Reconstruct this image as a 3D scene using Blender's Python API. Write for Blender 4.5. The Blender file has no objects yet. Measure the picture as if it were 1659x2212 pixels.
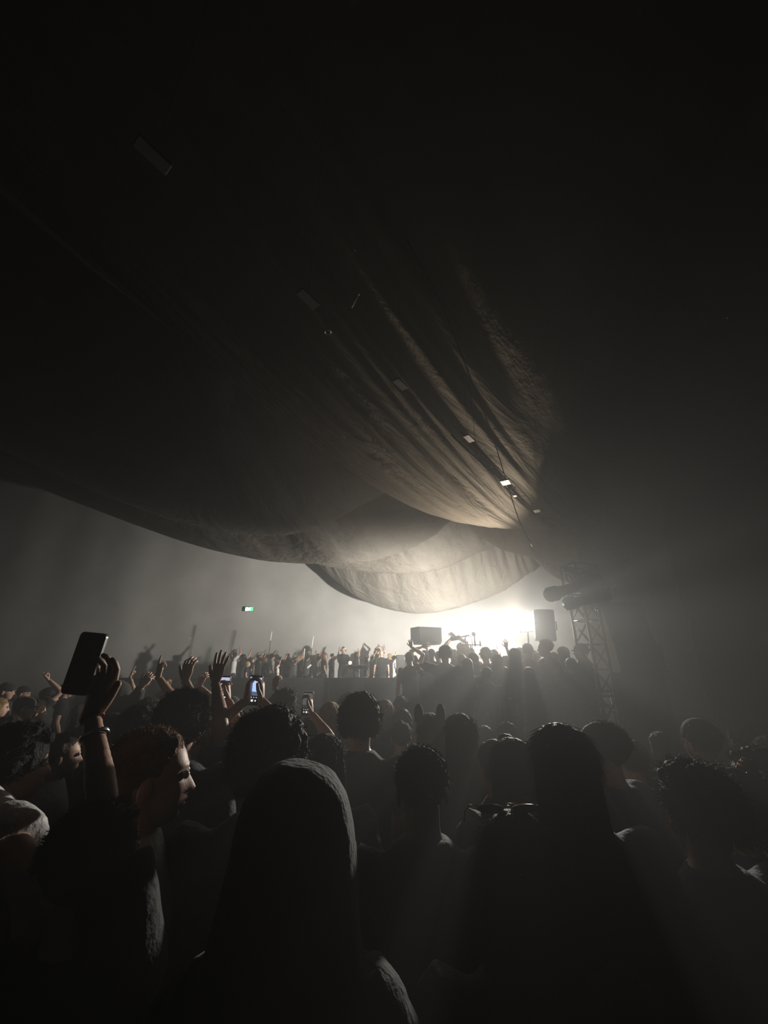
import bpy, math, random
import numpy as np
from mathutils import Vector, Matrix, noise

random.seed(7)
rng = np.random.default_rng(7)
V = Vector

# ------------------------------------------------------------------ camera
F, HORIZON, CAM_Z = 850.0, 1440.0, 1.98          # focal length in pixels of the 1659x2212 frame
PITCH = math.atan((HORIZON - 1106) / F)
sc = bpy.context.scene
COL = sc.collection
cam_d = bpy.data.cameras.new('camera')
cam_d.sensor_fit = 'VERTICAL'
cam_d.sensor_height = 36.0
cam_d.lens = F / 2212 * 36.0
cam_d.clip_start = 0.05
cam_d.clip_end = 200
cam = bpy.data.objects.new('camera', cam_d)
COL.objects.link(cam)
cam.location = (0, 0, CAM_Z)
cam.rotation_euler = (math.pi / 2 + PITCH, 0, 0)
sc.camera = cam

# ------------------------------------------------------------------ night world filled with stage haze
HAZE_DENSITY, HAZE_G = 0.023, 0.48
# the front head looks across the crowd; an added hidden one lights the back wall
LAMP_LIGHTS = (('front_beam', 1, 2200.0, (-0.62, -0.78, -0.14), 145, 0.12),
               ('added_upward_spill', 1, 650.0, (-0.40, -0.70, 0.66), 60, 1.0),  # extra light added to warm the folds of the largest drape
               ('added_rear_beam', 0, 7000.0, (-0.42, 0.90, 0.10), 136, 0.55))  # added for the broad glow behind the stage
w = bpy.data.worlds.new('night')
sc.world = w
w.use_nodes = True
nt = w.node_tree
nt.nodes.clear()
o_ = nt.nodes.new('ShaderNodeOutputWorld')
b_ = nt.nodes.new('ShaderNodeBackground')
b_.inputs['Color'].default_value = (0.02, 0.02, 0.03, 1)
b_.inputs['Strength'].default_value = 0.0
v_ = nt.nodes.new('ShaderNodeVolumeScatter')
v_.inputs['Color'].default_value = (0.95, 0.96, 0.95, 1)
v_.inputs['Density'].default_value = HAZE_DENSITY
v_.inputs['Anisotropy'].default_value = HAZE_G
nt.links.new(b_.outputs[0], o_.inputs['Surface'])
nt.links.new(v_.outputs[0], o_.inputs['Volume'])

# ------------------------------------------------------------------ exposure
sc.view_settings.view_transform = 'Standard'
sc.view_settings.look = 'None'
sc.view_settings.gamma = 1
sc.view_settings.use_curve_mapping = False
sc.view_settings.exposure = 0.0
sc.cycles.max_bounces = 4
sc.cycles.diffuse_bounces = 1
sc.cycles.glossy_bounces = 2
sc.cycles.volume_bounces = 0
sc.cycles.caustics_reflective = False
sc.cycles.caustics_refractive = False
sc.cycles.sample_clamp_indirect = 4.0

# ------------------------------------------------------------------ helpers
def at(px, py, Y):
    """point at depth Y seen in the frame at (px, py)"""
    k = (1106 - py) / F
    dy = math.cos(PITCH) - k * math.sin(PITCH)
    dz = math.sin(PITCH) + k * math.cos(PITCH)
    return V(((px - 829.5) / F / dy * Y, Y, CAM_Z + dz / dy * Y))

def tag(o, label=None, cat=None, group=None, kind=None):
    if label: o['label'] = label
    if cat: o['category'] = cat
    if group: o['group'] = group
    if kind: o['kind'] = kind
    return o

def empty(name, loc=(0, 0, 0), rz=0, s=1.0):
    o = bpy.data.objects.new(name, None)
    COL.objects.link(o)
    o.location = loc
    o.rotation_euler = (0, 0, rz)
    o.scale = (s, s, s)
    o.empty_display_size = 0.2
    return o

_mats = {}
def mat(name, col, rough=0.7, metal=0.0, var=0.25, scale=18.0, bump=0.0, bscale=60.0, emit=None, estr=0.0, sheen=0.0, spec=0.4, aniso=None):
    if name in _mats: return _mats[name]
    m = bpy.data.materials.new(name)
    m.use_nodes = True
    n = m.node_tree
    b = n.nodes['Principled BSDF']
    b.inputs['Roughness'].default_value = rough
    b.inputs['Metallic'].default_value = metal
    b.inputs['Specular IOR Level'].default_value = spec
    if sheen: b.inputs['Sheen Weight'].default_value = sheen
    tc = n.nodes.new('ShaderNodeTexCoord')
    if var > 0:
        nz = n.nodes.new('ShaderNodeTexNoise')
        nz.inputs['Scale'].default_value = scale
        nz.inputs['Detail'].default_value = 3
        n.links.new(tc.outputs['Object'], nz.inputs['Vector'])
        r = n.nodes.new('ShaderNodeValToRGB')
        r.color_ramp.elements[0].position = 0.3
        r.color_ramp.elements[1].position = 0.7
        r.color_ramp.elements[0].color = tuple(c * (1 - var) for c in col) + (1,)
        r.color_ramp.elements[1].color = tuple(min(1, c * (1 + var)) for c in col) + (1,)
        n.links.new(nz.outputs[0], r.inputs[0])
        n.links.new(r.outputs[0], b.inputs['Base Color'])
    else:
        b.inputs['Base Color'].default_value = tuple(col) + (1,)
    if bump:
        nb = n.nodes.new('ShaderNodeTexNoise')
        nb.inputs['Scale'].default_value = bscale
        nb.inputs['Detail'].default_value = 4
        n.links.new(tc.outputs['Object'], nb.inputs['Vector'])
        bp = n.nodes.new('ShaderNodeBump')
        bp.inputs['Strength'].default_value = bump
        bp.inputs['Distance'].default_value = 0.02
        n.links.new(nb.outputs[0], bp.inputs['Height'])
        n.links.new(bp.outputs[0], b.inputs['Normal'])
    if emit:
        b.inputs['Emission Color'].default_value = tuple(emit) + (1,)
        b.inputs['Emission Strength'].default_value = estr
        m.cycles.emission_sampling = 'NONE'
    _mats[name] = m
    return m

class MB:
    """collects verts and faces of one mesh"""
    def __init__(s): s.v = []; s.f = []; s.m = []; s.cur = 0
    def quadgrid(s, rings, closed=True, cap=True):
        b = len(s.v); n = len(rings[0])
        for r in rings: s.v.extend([tuple(p) for p in r])
        for i in range(len(rings) - 1):
            for j in range(n if closed else n - 1):
                a = b + i * n + j; c = b + i * n + (j + 1) % n
                s.add_f((a, c, c + n, a + n))
        if cap and closed:
            s.add_f(tuple(b + j for j in reversed(range(n))))
            s.add_f(tuple(b + (len(rings) - 1) * n + j for j in range(n)))
    def add_f(s, f): s.f.append(f); s.m.append(s.cur)
    def tube(s, pts, rad, n=8, ref=None, cap=True):
        """tube along pts; rad: number or (ra, rb) per point, ra along ref"""
        pts = [V(p) for p in pts]
        rings = []
        ref = V(ref) if ref is not None else None
        prev = None
        for i, p in enumerate(pts):
            t = (pts[min(i + 1, len(pts) - 1)] - pts[max(i - 1, 0)])
            if t.length < 1e-9: t = V((0, 0, 1))
            t.normalize()
            if ref is not None: a = ref - t * ref.dot(t)
            elif prev is not None: a = prev - t * prev.dot(t)
            else: a = t.orthogonal()
            if a.length < 1e-5: a = t.orthogonal()
            a.normalize(); prev = a
            c = t.cross(a)
            r = rad[i] if isinstance(rad, (list, tuple)) else rad
            ra, rb = r if isinstance(r, (list, tuple)) else (r, r)
            rings.append([p + a * (math.cos(2 * math.pi * j / n) * ra) + c * (math.sin(2 * math.pi * j / n) * rb) for j in range(n)])
        s.quadgrid(rings, True, cap)
    def rings(s, lst, n=16, p=2.0):
        """stacked super-elliptical rings (x, y, z, half width, half depth)"""
        rr = []
        for (x, y, z, a, b) in lst:
            ring = []
            for j in range(n):
                t = 2 * math.pi * j / n
                c, q = math.cos(t), math.sin(t)
                ring.append((x + a * math.copysign(abs(c) ** (2 / p), c), y + b * math.copysign(abs(q) ** (2 / p), q), z))
            rr.append(ring)
        s.quadgrid(rr)
    def ball(s, c, r, nu=12, nv=8, rot=None):
        c = V(c); r = r if isinstance(r, (list, tuple)) else (r, r, r)
        b = len(s.v)
        def tr(p):
            p = V(p)
            if rot is not None: p = rot @ p
            return tuple(c + p)
        s.v.append(tr((0, 0, -r[2])))
        for i in range(1, nv):
            th = -math.pi / 2 + math.pi * i / nv
            for j in range(nu):
                ph = 2 * math.pi * j / nu
                s.v.append(tr((r[0] * math.cos(th) * math.cos(ph), r[1] * math.cos(th) * math.sin(ph), r[2] * math.sin(th))))
        s.v.append(tr((0, 0, r[2])))
        top = len(s.v) - 1
        for j in range(nu):
            s.add_f((b, b + 1 + (j + 1) % nu, b + 1 + j))
            for i in range(nv - 2):
                a = b + 1 + i * nu + j; d = b + 1 + i * nu + (j + 1) % nu
                s.add_f((a, d, d + nu, a + nu))
            q = b + 1 + (nv - 2) * nu
            s.add_f((q + j, q + (j + 1) % nu, top))
    def box(s, c, h, rot=None, bev=0.0):
        """box about c with half sizes h, edges chamfered by bev"""
        c = V(c)
        if bev <= 0:
            b = len(s.v)
            for z in (-1, 1):
                for x, y in ((-1, -1), (1, -1), (1, 1), (-1, 1)):
                    p = V((x * h[0], y * h[1], z * h[2]))
                    s.v.append(tuple(c + (rot @ p if rot is not None else p)))
            for f in ((3, 2, 1, 0), (4, 5, 6, 7), (0, 1, 5, 4), (1, 2, 6, 5), (2, 3, 7, 6), (3, 0, 4, 7)): s.add_f(tuple(b + i for i in f))
            return
        rr = []
        for z, ins in ((-h[2], bev), (-h[2] + bev, 0), (h[2] - bev, 0), (h[2], bev)):
            a, d = h[0] - ins, h[1] - ins; e = bev
            ring = [(-a + e, -d), (a - e, -d), (a, -d + e), (a, d - e), (a - e, d), (-a + e, d), (-a, d - e), (-a, -d + e)]
            rr.append([tuple(c + (rot @ V((x, y, z)) if rot is not None else V((x, y, z)))) for x, y in ring])
        s.quadgrid(rr)
    def build(s, name, m, parent=None, smooth=True, mats=None):
        me = bpy.data.meshes.new(name)
        me.from_pydata(s.v, [], s.f)
        for q in ([m] if mats is None else mats): me.materials.append(q)
        me.polygons.foreach_set('use_smooth', [smooth] * len(s.f))
        if any(s.m): me.polygons.foreach_set('material_index', s.m)
        o = bpy.data.objects.new(name, me)
        COL.objects.link(o)
        if parent: o.parent = parent
        return o

PEND = []
def remesh(name, mb, m, parent, voxel, smooth=4, extra=None, wrinkle=0.0, wscale=9.0, mats=None):
    """one continuous surface grown over the overlapping solids in mb"""
    o = mb.build(name, m, parent, mats=mats)
    r = o.modifiers.new('r', 'REMESH'); r.mode = 'VOXEL'; r.voxel_size = voxel; r.use_smooth_shade = True
    if smooth:
        q = o.modifiers.new('s', 'SMOOTH'); q.factor = 0.5; q.iterations = smooth
    PEND.append((o, extra, wrinkle, wscale))
    return o

def flush():
    dg = bpy.context.evaluated_depsgraph_get()
    dg.update()
    new = []
    for o, extra, wr, ws in PEND:
        new.append(bpy.data.meshes.new_from_object(o.evaluated_get(dg)))
    for (o, extra, wr, ws), me in zip(PEND, new):
        nv = len(me.vertices); nl = len(me.loops); nf = len(me.polygons)
        co = np.empty(nv * 3, np.float32); me.vertices.foreach_get('co', co); co = co.reshape(-1, 3)
        li = np.empty(nl, np.int32); me.loops.foreach_get('vertex_index', li)
        lt = np.empty(nf, np.int32); me.polygons.foreach_get('loop_total', lt)
        if wr > 0:
            no = np.empty(nv * 3, np.float32); me.vertices.foreach_get('normal', no); no = no.reshape(-1, 3)
            seed = V((random.random() * 50, random.random() * 50, 0))
            d = np.array([noise.noise(V((p[0] * ws + p[2] * ws * 0.5, p[1] * ws, p[2] * ws * 0.55)) + seed) + 0.5 * noise.noise(V((p[0] * ws * 2.3, p[1] * ws * 2.3, p[2] * ws * 1.5 - p[0] * ws)) + seed) for p in co.tolist()], np.float32)
            co = co + no * (d * wr)[:, None]
        mi = np.zeros(nf, np.int32)
        mats = list(o.data.materials)
        if extra is not None and extra.v:
            ev = np.array(extra.v, np.float32)
            el = np.array([i for f in extra.f for i in f], np.int32) + nv
            et = np.array([len(f) for f in extra.f], np.int32)
            co = np.vstack([co, ev]); li = np.concatenate([li, el]); lt = np.concatenate([lt, et])
            mi = np.concatenate([mi, np.array(extra.m, np.int32)])
        m2 = bpy.data.meshes.new(o.name)
        m2.vertices.add(len(co)); m2.vertices.foreach_set('co', co.ravel())
        m2.loops.add(len(li)); m2.loops.foreach_set('vertex_index', li)
        m2.polygons.add(len(lt))
        ls = np.zeros(len(lt), np.int32); ls[1:] = np.cumsum(lt)[:-1]
        m2.polygons.foreach_set('loop_start', ls); m2.polygons.foreach_set('loop_total', lt)
        m2.polygons.foreach_set('use_smooth', [True] * len(lt))
        for q in mats: m2.materials.append(q)
        m2.polygons.foreach_set('material_index', mi)
        m2.update(calc_edges=True); m2.validate()
        o.modifiers.clear()
        old = o.data
        o.data = m2
        bpy.data.meshes.remove(old)
        bpy.data.meshes.remove(me)
    PEND.clear()

def copy_tree(o, parent=None):
    c = o.copy(); COL.objects.link(c); c.parent = parent
    for ch in list(o.children): copy_tree(ch, c)
    return c

# ------------------------------------------------------------------ materials
SKIN = [mat('skin_fair', (0.62, 0.38, 0.28), 0.5, var=0.08, bump=0.08, bscale=220),
        mat('skin_tan', (0.48, 0.28, 0.19), 0.5, var=0.08, bump=0.08, bscale=220),
        mat('skin_deep', (0.20, 0.11, 0.075), 0.48, var=0.08, bump=0.08, bscale=220)]
EYE = mat('eye', (0.55, 0.52, 0.5), 0.2, var=0)
LIP = mat('lip', (0.42, 0.16, 0.14), 0.45, var=0)
HAIR = {'black': mat('hair_black', (0.012, 0.010, 0.009), 0.62, bump=0.8, bscale=160, spec=0.2),
        'brown': mat('hair_brown', (0.055, 0.028, 0.016), 0.62, bump=0.8, bscale=160, spec=0.2),
        'ginger': mat('hair_ginger', (0.22, 0.085, 0.03), 0.62, bump=0.8, bscale=160, spec=0.2),
        'blond': mat('hair_blond', (0.42, 0.28, 0.13), 0.62, bump=0.8, bscale=160, spec=0.2)}
CLOTH = {'black': mat('cloth_black', (0.012, 0.012, 0.013), 0.85, bump=0.3, sheen=0.15),
         'charcoal': mat('cloth_charcoal', (0.035, 0.035, 0.038), 0.85, bump=0.3, sheen=0.15),
         'grey': mat('cloth_grey', (0.16, 0.16, 0.165), 0.85, bump=0.3, sheen=0.1),
         'white': mat('cloth_white', (0.72, 0.70, 0.69), 0.85, var=0.06, bump=0.3),
         'beige': mat('cloth_beige', (0.36, 0.28, 0.20), 0.85, bump=0.3),
         'navy': mat('cloth_navy', (0.018, 0.022, 0.045), 0.85, bump=0.3),
         'red': mat('cloth_red', (0.22, 0.03, 0.03), 0.85, bump=0.3),
         'olive': mat('cloth_olive', (0.06, 0.06, 0.035), 0.85, bump=0.3)}
DENIM = mat('denim', (0.03, 0.04, 0.065), 0.85, bump=0.3)
SHOE = mat('shoe_leather', (0.02, 0.02, 0.02), 0.5)
BLACK_METAL = mat('black_metal', (0.02, 0.02, 0.021), 0.45, 0.6, var=0.15)
TRUSS = mat('truss_metal', (0.10, 0.10, 0.105), 0.38, 0.9, var=0.1)
ALU = mat('aluminium', (0.42, 0.42, 0.43), 0.32, 0.95, var=0.08)
CABINET = mat('speaker_cabinet', (0.025, 0.025, 0.027), 0.65, bump=0.25, bscale=200)
GRILLE = mat('speaker_grille', (0.018, 0.018, 0.019), 0.5, 0.5, bump=0.6, bscale=300)
SILVER = mat('silver', (0.75, 0.74, 0.72), 0.2, 1.0, var=0.05)
GOLD = mat('gold', (0.72, 0.52, 0.28), 0.22, 1.0, var=0.05)
FOAM = mat('mic_foam', (0.03, 0.03, 0.032), 0.95, bump=0.5, bscale=400)
DECK = mat('stage_deck_ply', (0.018, 0.018, 0.019), 0.75, bump=0.2, bscale=8)
SKIRT = mat('stage_skirt_cloth', (0.01, 0.01, 0.011), 0.9, bump=0.2)
GRASS = mat('trodden_ground', (0.03, 0.028, 0.024), 0.95, bump=0.5, bscale=12)
TENT_SHADED = mat('tent_canvas_shaded', (0.05, 0.05, 0.052), 0.85, bump=0.3, bscale=3)  # same canvas coloured darker so walls and roof bounce less light
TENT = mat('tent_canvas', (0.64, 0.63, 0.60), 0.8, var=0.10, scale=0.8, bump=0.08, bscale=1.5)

def drape_mat():
    m = bpy.data.materials.new('drape_fabric'); m.use_nodes = True
    n = m.node_tree; b = n.nodes['Principled BSDF']
    b.inputs['Roughness'].default_value = 0.6
    b.inputs['Base Color'].default_value = (0.30, 0.275, 0.24, 1)
    b.inputs['Specular IOR Level'].default_value = 0.3
    uv = n.nodes.new('ShaderNodeUVMap'); uv.uv_map = 'UVMap'
    mp = n.nodes.new('ShaderNodeMapping'); mp.inputs['Scale'].default_value = (26, 6, 1)
    n.links.new(uv.outputs[0], mp.inputs[0])
    a = n.nodes.new('ShaderNodeTexNoise'); a.inputs['Scale'].default_value = 1.0; a.inputs['Detail'].default_value = 6; a.inputs['Roughness'].default_value = 0.62; a.inputs['Distortion'].default_value = 0.8
    n.links.new(mp.outputs[0], a.inputs['Vector'])
    bp = n.nodes.new('ShaderNodeBump'); bp.inputs['Strength'].default_value = 0.9; bp.inputs['Distance'].default_value = 0.12
    n.links.new(a.outputs[0], bp.inputs['Height'])
    n.links.new(bp.outputs[0], b.inputs['Normal'])
    r = n.nodes.new('ShaderNodeValToRGB')
    r.color_ramp.elements[0].color = (0.25, 0.228, 0.195, 1); r.color_ramp.elements[1].color = (0.34, 0.31, 0.27, 1)
    a2 = n.nodes.new('ShaderNodeTexNoise'); a2.inputs['Scale'].default_value = 3.0
    n.links.new(uv.outputs[0], a2.inputs['Vector']); n.links.new(a2.outputs[0], r.inputs[0]); n.links.new(r.outputs[0], b.inputs['Base Color'])
    return m
DRAPE = drape_mat()

# ------------------------------------------------------------------ the tent: floor, walls, roof
def sheet(name, f, nu, nv, m, parent=None, uv=True, thick=0.0):
    """surface f(u, v) for u, v in 0..1"""
    me = bpy.data.meshes.new(name)
    vs = [tuple(f(i / nu, j / nv)) for i in range(nu + 1) for j in range(nv + 1)]
    fs = [(i * (nv + 1) + j, (i + 1) * (nv + 1) + j, (i + 1) * (nv + 1) + j + 1, i * (nv + 1) + j + 1) for i in range(nu) for j in range(nv)]
    me.from_pydata(vs, [], fs)
    me.materials.append(m)
    me.polygons.foreach_set('use_smooth', [True] * len(fs))
    if uv:
        l = me.uv_layers.new(name='UVMap')
        vi = np.empty(len(me.loops), np.int32); me.loops.foreach_get('vertex_index', vi)
        u = (vi // (nv + 1)) / nu; v = (vi % (nv + 1)) / nv
        l.data.foreach_set('uv', np.stack([u, v], 1).astype(np.float32).ravel())
    o = bpy.data.objects.new(name, me); COL.objects.link(o)
    if parent: o.parent = parent
    return o

XL, XR, YF, YB, ZT = -22.0, 14.0, -5.0, 18.7, 16.0
rip = lambda t, a=0.05: a * math.sin(t * 1.1) + a * 0.5 * math.sin(t * 2.3 + 1)
def lerp(a, b, t): return a + (b - a) * t
tag(sheet('floor', lambda u, v: (lerp(XL, XR, u), lerp(YF, YB, v), 0), 24, 24, GRASS), kind='structure')
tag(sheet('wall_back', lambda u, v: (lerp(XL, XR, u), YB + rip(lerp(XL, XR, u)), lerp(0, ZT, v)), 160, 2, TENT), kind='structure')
tag(sheet('wall_front', lambda u, v: (lerp(XL, XR, u), YF - rip(lerp(XL, XR, u)), lerp(0, ZT, v)), 160, 2, TENT_SHADED), kind='structure')
tag(sheet('wall_left', lambda u, v: (XL - rip(lerp(YF, YB, u)), lerp(YF, YB, u), lerp(0, ZT, v)), 160, 2, TENT_SHADED), kind='structure')
tag(sheet('wall_right', lambda u, v: (XR + rip(lerp(YF, YB, u)), lerp(YF, YB, u), lerp(0, ZT, v)), 160, 2, TENT_SHADED), kind='structure')
tag(sheet('ceiling', lambda u, v: (lerp(XL, XR, u), lerp(YF, YB, v), ZT + 2.0 * math.sin(math.pi * u) + rip(lerp(YF, YB, v), 0.1)), 40, 120, TENT_SHADED), kind='structure')

# ------------------------------------------------------------------ swagged lining under the roof
def catmull(P, n):
    out = []
    P = [2 * P[0] - P[1]] + P + [2 * P[-1] - P[-2]]
    m = len(P) - 3
    for k in range(n + 1):
        t = k / n * m; i = min(int(t), m - 1); f = t - i
        a, b, c, d = P[i:i + 4]
        out.append(0.5 * ((2 * b) + (c - a) * f + (2 * a - 5 * b + 4 * c - d) * f * f + (3 * b - a - 3 * c + d) * f ** 3))
    return out
def drape(label, pts, near, nrise, far, frise, seed, amp=0.05, nu=150, nn=44, nf=12, gather=None, freq=26, taper=0.0):
    E = catmull([at(*p) for p in pts], nu)
    near, far = V(near), V(far)
    tot = nn + nf
    def f(u, v):
        e = E[round(u * nu)]
        w0 = min(1, u / taper) if taper else 1; w0 = w0 * w0 * (3 - 2 * w0)
        k = v * tot - nf                    # <0 far half, >0 near half
        t = k / nn if k >= 0 else -k / nf
        if k >= 0: p = e + near * (t * w0) + V((0, 0, nrise * w0 * t ** 1.55))
        else: p = e + far * (t * w0) + V((0, 0, frise * w0 * t ** 1.5))
        q = noise.noise(V((u * freq + seed, t * 1.2, seed))) + 0.5 * noise.noise(V((u * freq * 2.6 + seed, t * 2.0, seed + 3)))
        g = 1.0
        if gather is not None: g = 1 + 3.0 * math.exp(-((u - gather) / 0.06) ** 2)
        p = p + V((0.3, -0.5, -1)) * (amp * g * q * (0.25 + 0.75 * min(1, t * 2.5)))
        return p
    o = sheet('ceiling_drape', f, nu, tot, DRAPE)
    tag(o, label, 'drape', 'swagged ceiling drapes')
    return o
drape('nearest and largest ceiling drape, its long lower edge sweeping down to the right',
      [(150, 430, 3.4), (300, 600, 4.2), (440, 745, 5.0), (560, 835, 5.6), (690, 940, 6.3), (780, 1020, 6.9), (870, 1085, 7.3), (960, 1120, 7.7), (1060, 1138, 8.0), (1150, 1142, 8.2), (1230, 1135, 8.3), (1350, 1110, 8.3), (1600, 1010, 8.0), (1900, 850, 7.4)],
      (-7.5, -7.0, 0), 5.6, (0.8, 1.6, 0), 1.6, 1.7, amp=0.10, nu=220, nn=120, freq=34, taper=0)
drape('second ceiling drape, gathered in tight pleats where it passes behind the largest one',
      [(-250, 860, 14.5), (0, 970, 13.2), (200, 1060, 12.2), (380, 1125, 11.3), (500, 1150, 10.7), (580, 1156, 10.3), (640, 1150, 10), (700, 1130, 9.9), (760, 1100, 9.8), (830, 1060, 9.8), (900, 1025, 9.8), (950, 1080, 9.9), (1010, 1135, 10), (1070, 1180, 10), (1140, 1203, 10), (1220, 1222, 10), (1300, 1220, 10), (1420, 1180, 10)],
      (-2.5, -6.0, 0), 5.2, (0.5, 1.2, 0), 1.2, 5.1, amp=0.06, gather=0.56, nu=200, nn=70)
drape('third ceiling drape, a pale swag left of the centre with a rounded hem',
      [(-100, 980, 15.5), (150, 1080, 14.4), (380, 1165, 13.3), (540, 1206, 12.6), (640, 1217, 12.1), (720, 1217, 11.4), (790, 1213, 11.5), (860, 1195, 11.6), (930, 1160, 11.7), (970, 1125, 11.8), (1020, 1105, 11.9), (1090, 1150, 12), (1160, 1215, 12), (1205, 1250, 12), (1270, 1270, 12), (1360, 1255, 12)],
      (-1.1, -1.7, 0), 1.6, (0.5, 1.2, 0), 1.2, 9.3, amp=0.05, gather=0.66, nu=200)
drape('fourth ceiling drape, a narrow swag below the third with a thin bright hem',
      [(350, 1090, 16), (500, 1160, 15.2), (660, 1212, 14.5), (790, 1236, 13.9), (890, 1238, 13.4), (950, 1230, 13.5), (1010, 1205, 13.6), (1070, 1178, 13.7), (1110, 1165, 13.8), (1160, 1200, 13.8), (1230, 1250, 13.8), (1330, 1270, 13.8)],
      (-1.1, -1.7, 0), 1.7, (0.5, 1.2, 0), 1.2, 12.9, amp=0.06, gather=0.66)
drape('lowest ceiling drape above the bright lamp, crumpled and warmly lit',
      [(660, 1190, 17.2), (720, 1250, 17), (790, 1300, 16.5), (880, 1324, 15.9), (960, 1320, 15.4), (1030, 1300, 15.5), (1090, 1275, 15.6), (1145, 1240, 15.7), (1185, 1222, 15.8), (1240, 1262, 15.8), (1320, 1285, 15.8)],
      (-1.0, -1.7, 0), 2.6, (0.5, 1.2, 0), 1.5, 15.5, amp=0.11, gather=0.68)

# bar of small unlit panels running under the lining, and a hanging cable
def at_z(px, py, z):
    a = at(px, py, 1.0)
    return at(px, py, (z - CAM_Z) / (a.z - CAM_Z))
PANEL = mat('panel_grey', (0.22, 0.215, 0.20), 0.4, 0.0, var=0.05)
p0, p1 = at_z(985, 936, 4.9), at_z(1185, 1126, 4.9)
axis = (p1 - p0).normalized(); side = V((axis.y, -axis.x, 0)); AZ = math.atan2(axis.y, axis.x)
bar = empty('lighting_bar', p0); tag(bar, 'suspended ladder bar with small bright panels at the right end of the largest drape', 'lighting bar')
for s_ in (-0.07, 0.07):
    q = MB(); q.tube([side * s_, p1 - p0 + side * s_], 0.009, 8); q.build('pipe', BLACK_METAL, bar)
for k in range(9):
    c = (p1 - p0) * ((k + 0.5) / 9)
    q = MB(); q.tube([c + side * 0.07, c - side * 0.07], 0.006, 6); q.build('cross_tube', BLACK_METAL, bar)
for (x, y, k) in ((1092, 1040, 1.0), (1112, 1069, 0.45), (1160, 1102, 0.8)):
    c = at_z(x, y, 4.9) - p0 + V((0, 0, -0.015))
    q = MB(); q.box(c, (0.10 * k, 0.075 * k, 0.012), Matrix.Rotation(AZ + 0.1, 3, 'Z'), 0.006); q.build('panel', mat('panel_white', (0.75, 0.73, 0.68), 0.4, var=0.05), bar, False)
for k in range(2):
    c = (p1 - p0) * (0.15 + 0.7 * k)
    q = MB(); q.tube([c, c + V((0, 0, 11.5))], 0.003, 5); q.build('hanger_wire', BLACK_METAL, bar)
for (x, y, l) in ((330, 335, 'faint grey panel hanging highest, near the upper left'), (665, 645, 'faint grey panel hanging left of the pale rod'), (865, 830, 'faint grey panel hanging over the lit drape folds'), (1013, 947, 'small pale panel hanging just above the lit drape hem')):
    c = at_z(x, y, 4.9)
    r = empty('ceiling_panel', c); tag(r, l, 'panel', 'hanging ceiling panels')
    q = MB(); q.box((0, 0, 0), (0.10, 0.045, 0.010), Matrix.Rotation(AZ, 3, 'Z'), 0.005); q.build('plate', PANEL, r, False)
    q = MB(); q.tube([(0, 0, 0.01), (0, 0, 11.4)], 0.002, 4); q.build('hanger_wire', BLACK_METAL, r)
q = MB(); pts = catmull([at(880, 520, 3.0), at(950, 650, 3.6), at(1010, 800, 4.4), at(1060, 930, 5.3), at(1085, 1010, 5.9), at(1120, 1120, 6.6), at(1150, 1180, 7.0)], 40)
q.tube(pts, 0.009, 6)
tag(q.build('hanging_cable', BLACK_METAL), 'thin dark cable slanting down in front of the lit drape folds', 'cable')
q = MB(); a, b = at(774, 637, 4.2), at(760, 664, 4.2); q.tube([a, b], 0.009, 8); q.tube([a, a + (a - b) * 0.1], 0.014, 8)
tag(q.build('hanging_rod', mat('rod_white', (0.8, 0.75, 0.66), 0.4, var=0.05)), 'short pale rod hanging high against the dark drapes', 'rod')
q = MB(); c = at(708, 717, 4.6); n_ = 24
q.tube([c + V((math.cos(2 * math.pi * k / n_) * 0.045, math.sin(2 * math.pi * k / n_) * 0.045, 0)) for k in range(n_ + 1)], 0.012, 8, cap=False)
tag(q.build('metal_ring', ALU), 'small round metal ring under the dark drapes left of centre', 'ring')
root = empty('hanging_fixture', at(905, 972, 6.2)); tag(root, 'tiny dark fixture hanging in front of the largest drape', 'fixture')
q = MB(); q.ball((0, 0, 0), (0.03, 0.03, 0.04)); q.build('housing', BLACK_METAL, root)
q = MB(); q.tube([(0, 0, 0.03), (0, 0, 1.6)], 0.003, 5); q.build('wire', BLACK_METAL, root)
q = MB(); q.tube([(0.01, -0.02, -0.02), (0.02, -0.03, -0.055)], [0.02, 0.026], 10); q.build('lens', SILVER, root)

# green exit sign on the far wall
ex = empty('exit_sign', at(539, 1316, 18.45)); tag(ex, 'green lit exit sign glowing through the haze on the left', 'exit sign')
q = MB(); q.box((0, 0, 0), (0.20, 0.04, 0.10), None, 0.01); q.build('housing', mat('sign_case', (0.2, 0.22, 0.2), 0.5), ex, False)
q = MB(); q.box((0, -0.045, 0), (0.185, 0.004, 0.085)); q.build('face', mat('sign_green', (0.05, 0.4, 0.12), 0.4, var=0, emit=(0.10, 0.9, 0.25), estr=2.5), ex, False)
q = MB(); q.tube([(0.03, -0.052, 0.045), (0.02, -0.052, 0.0), (0.05, -0.052, -0.05)], 0.012, 6); q.tube([(0.02, -0.052, 0.0), (-0.02, -0.052, -0.05)], 0.012, 6); q.tube([(0.06, -0.052, 0.0), (0.03, -0.052, 0.03), (-0.02, -0.052, 0.01)], 0.009, 6); q.ball((0.04, -0.052, 0.065), 0.016, 8, 6)
q.box((-0.10, -0.052, 0), (0.05, 0.003, 0.07)); q.box((-0.15, -0.052, 0), (0.012, 0.003, 0.06))
q.build('running_man', mat('sign_white', (0.8, 0.9, 0.8), 0.4, var=0, emit=(0.75, 1.0, 0.8), estr=14), ex, False)

q = MB(); q.box((0, 0.16, 0), (0.03, 0.125, 0.03), None, 0.005); q.build('bracket', BLACK_METAL, ex, False)

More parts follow.
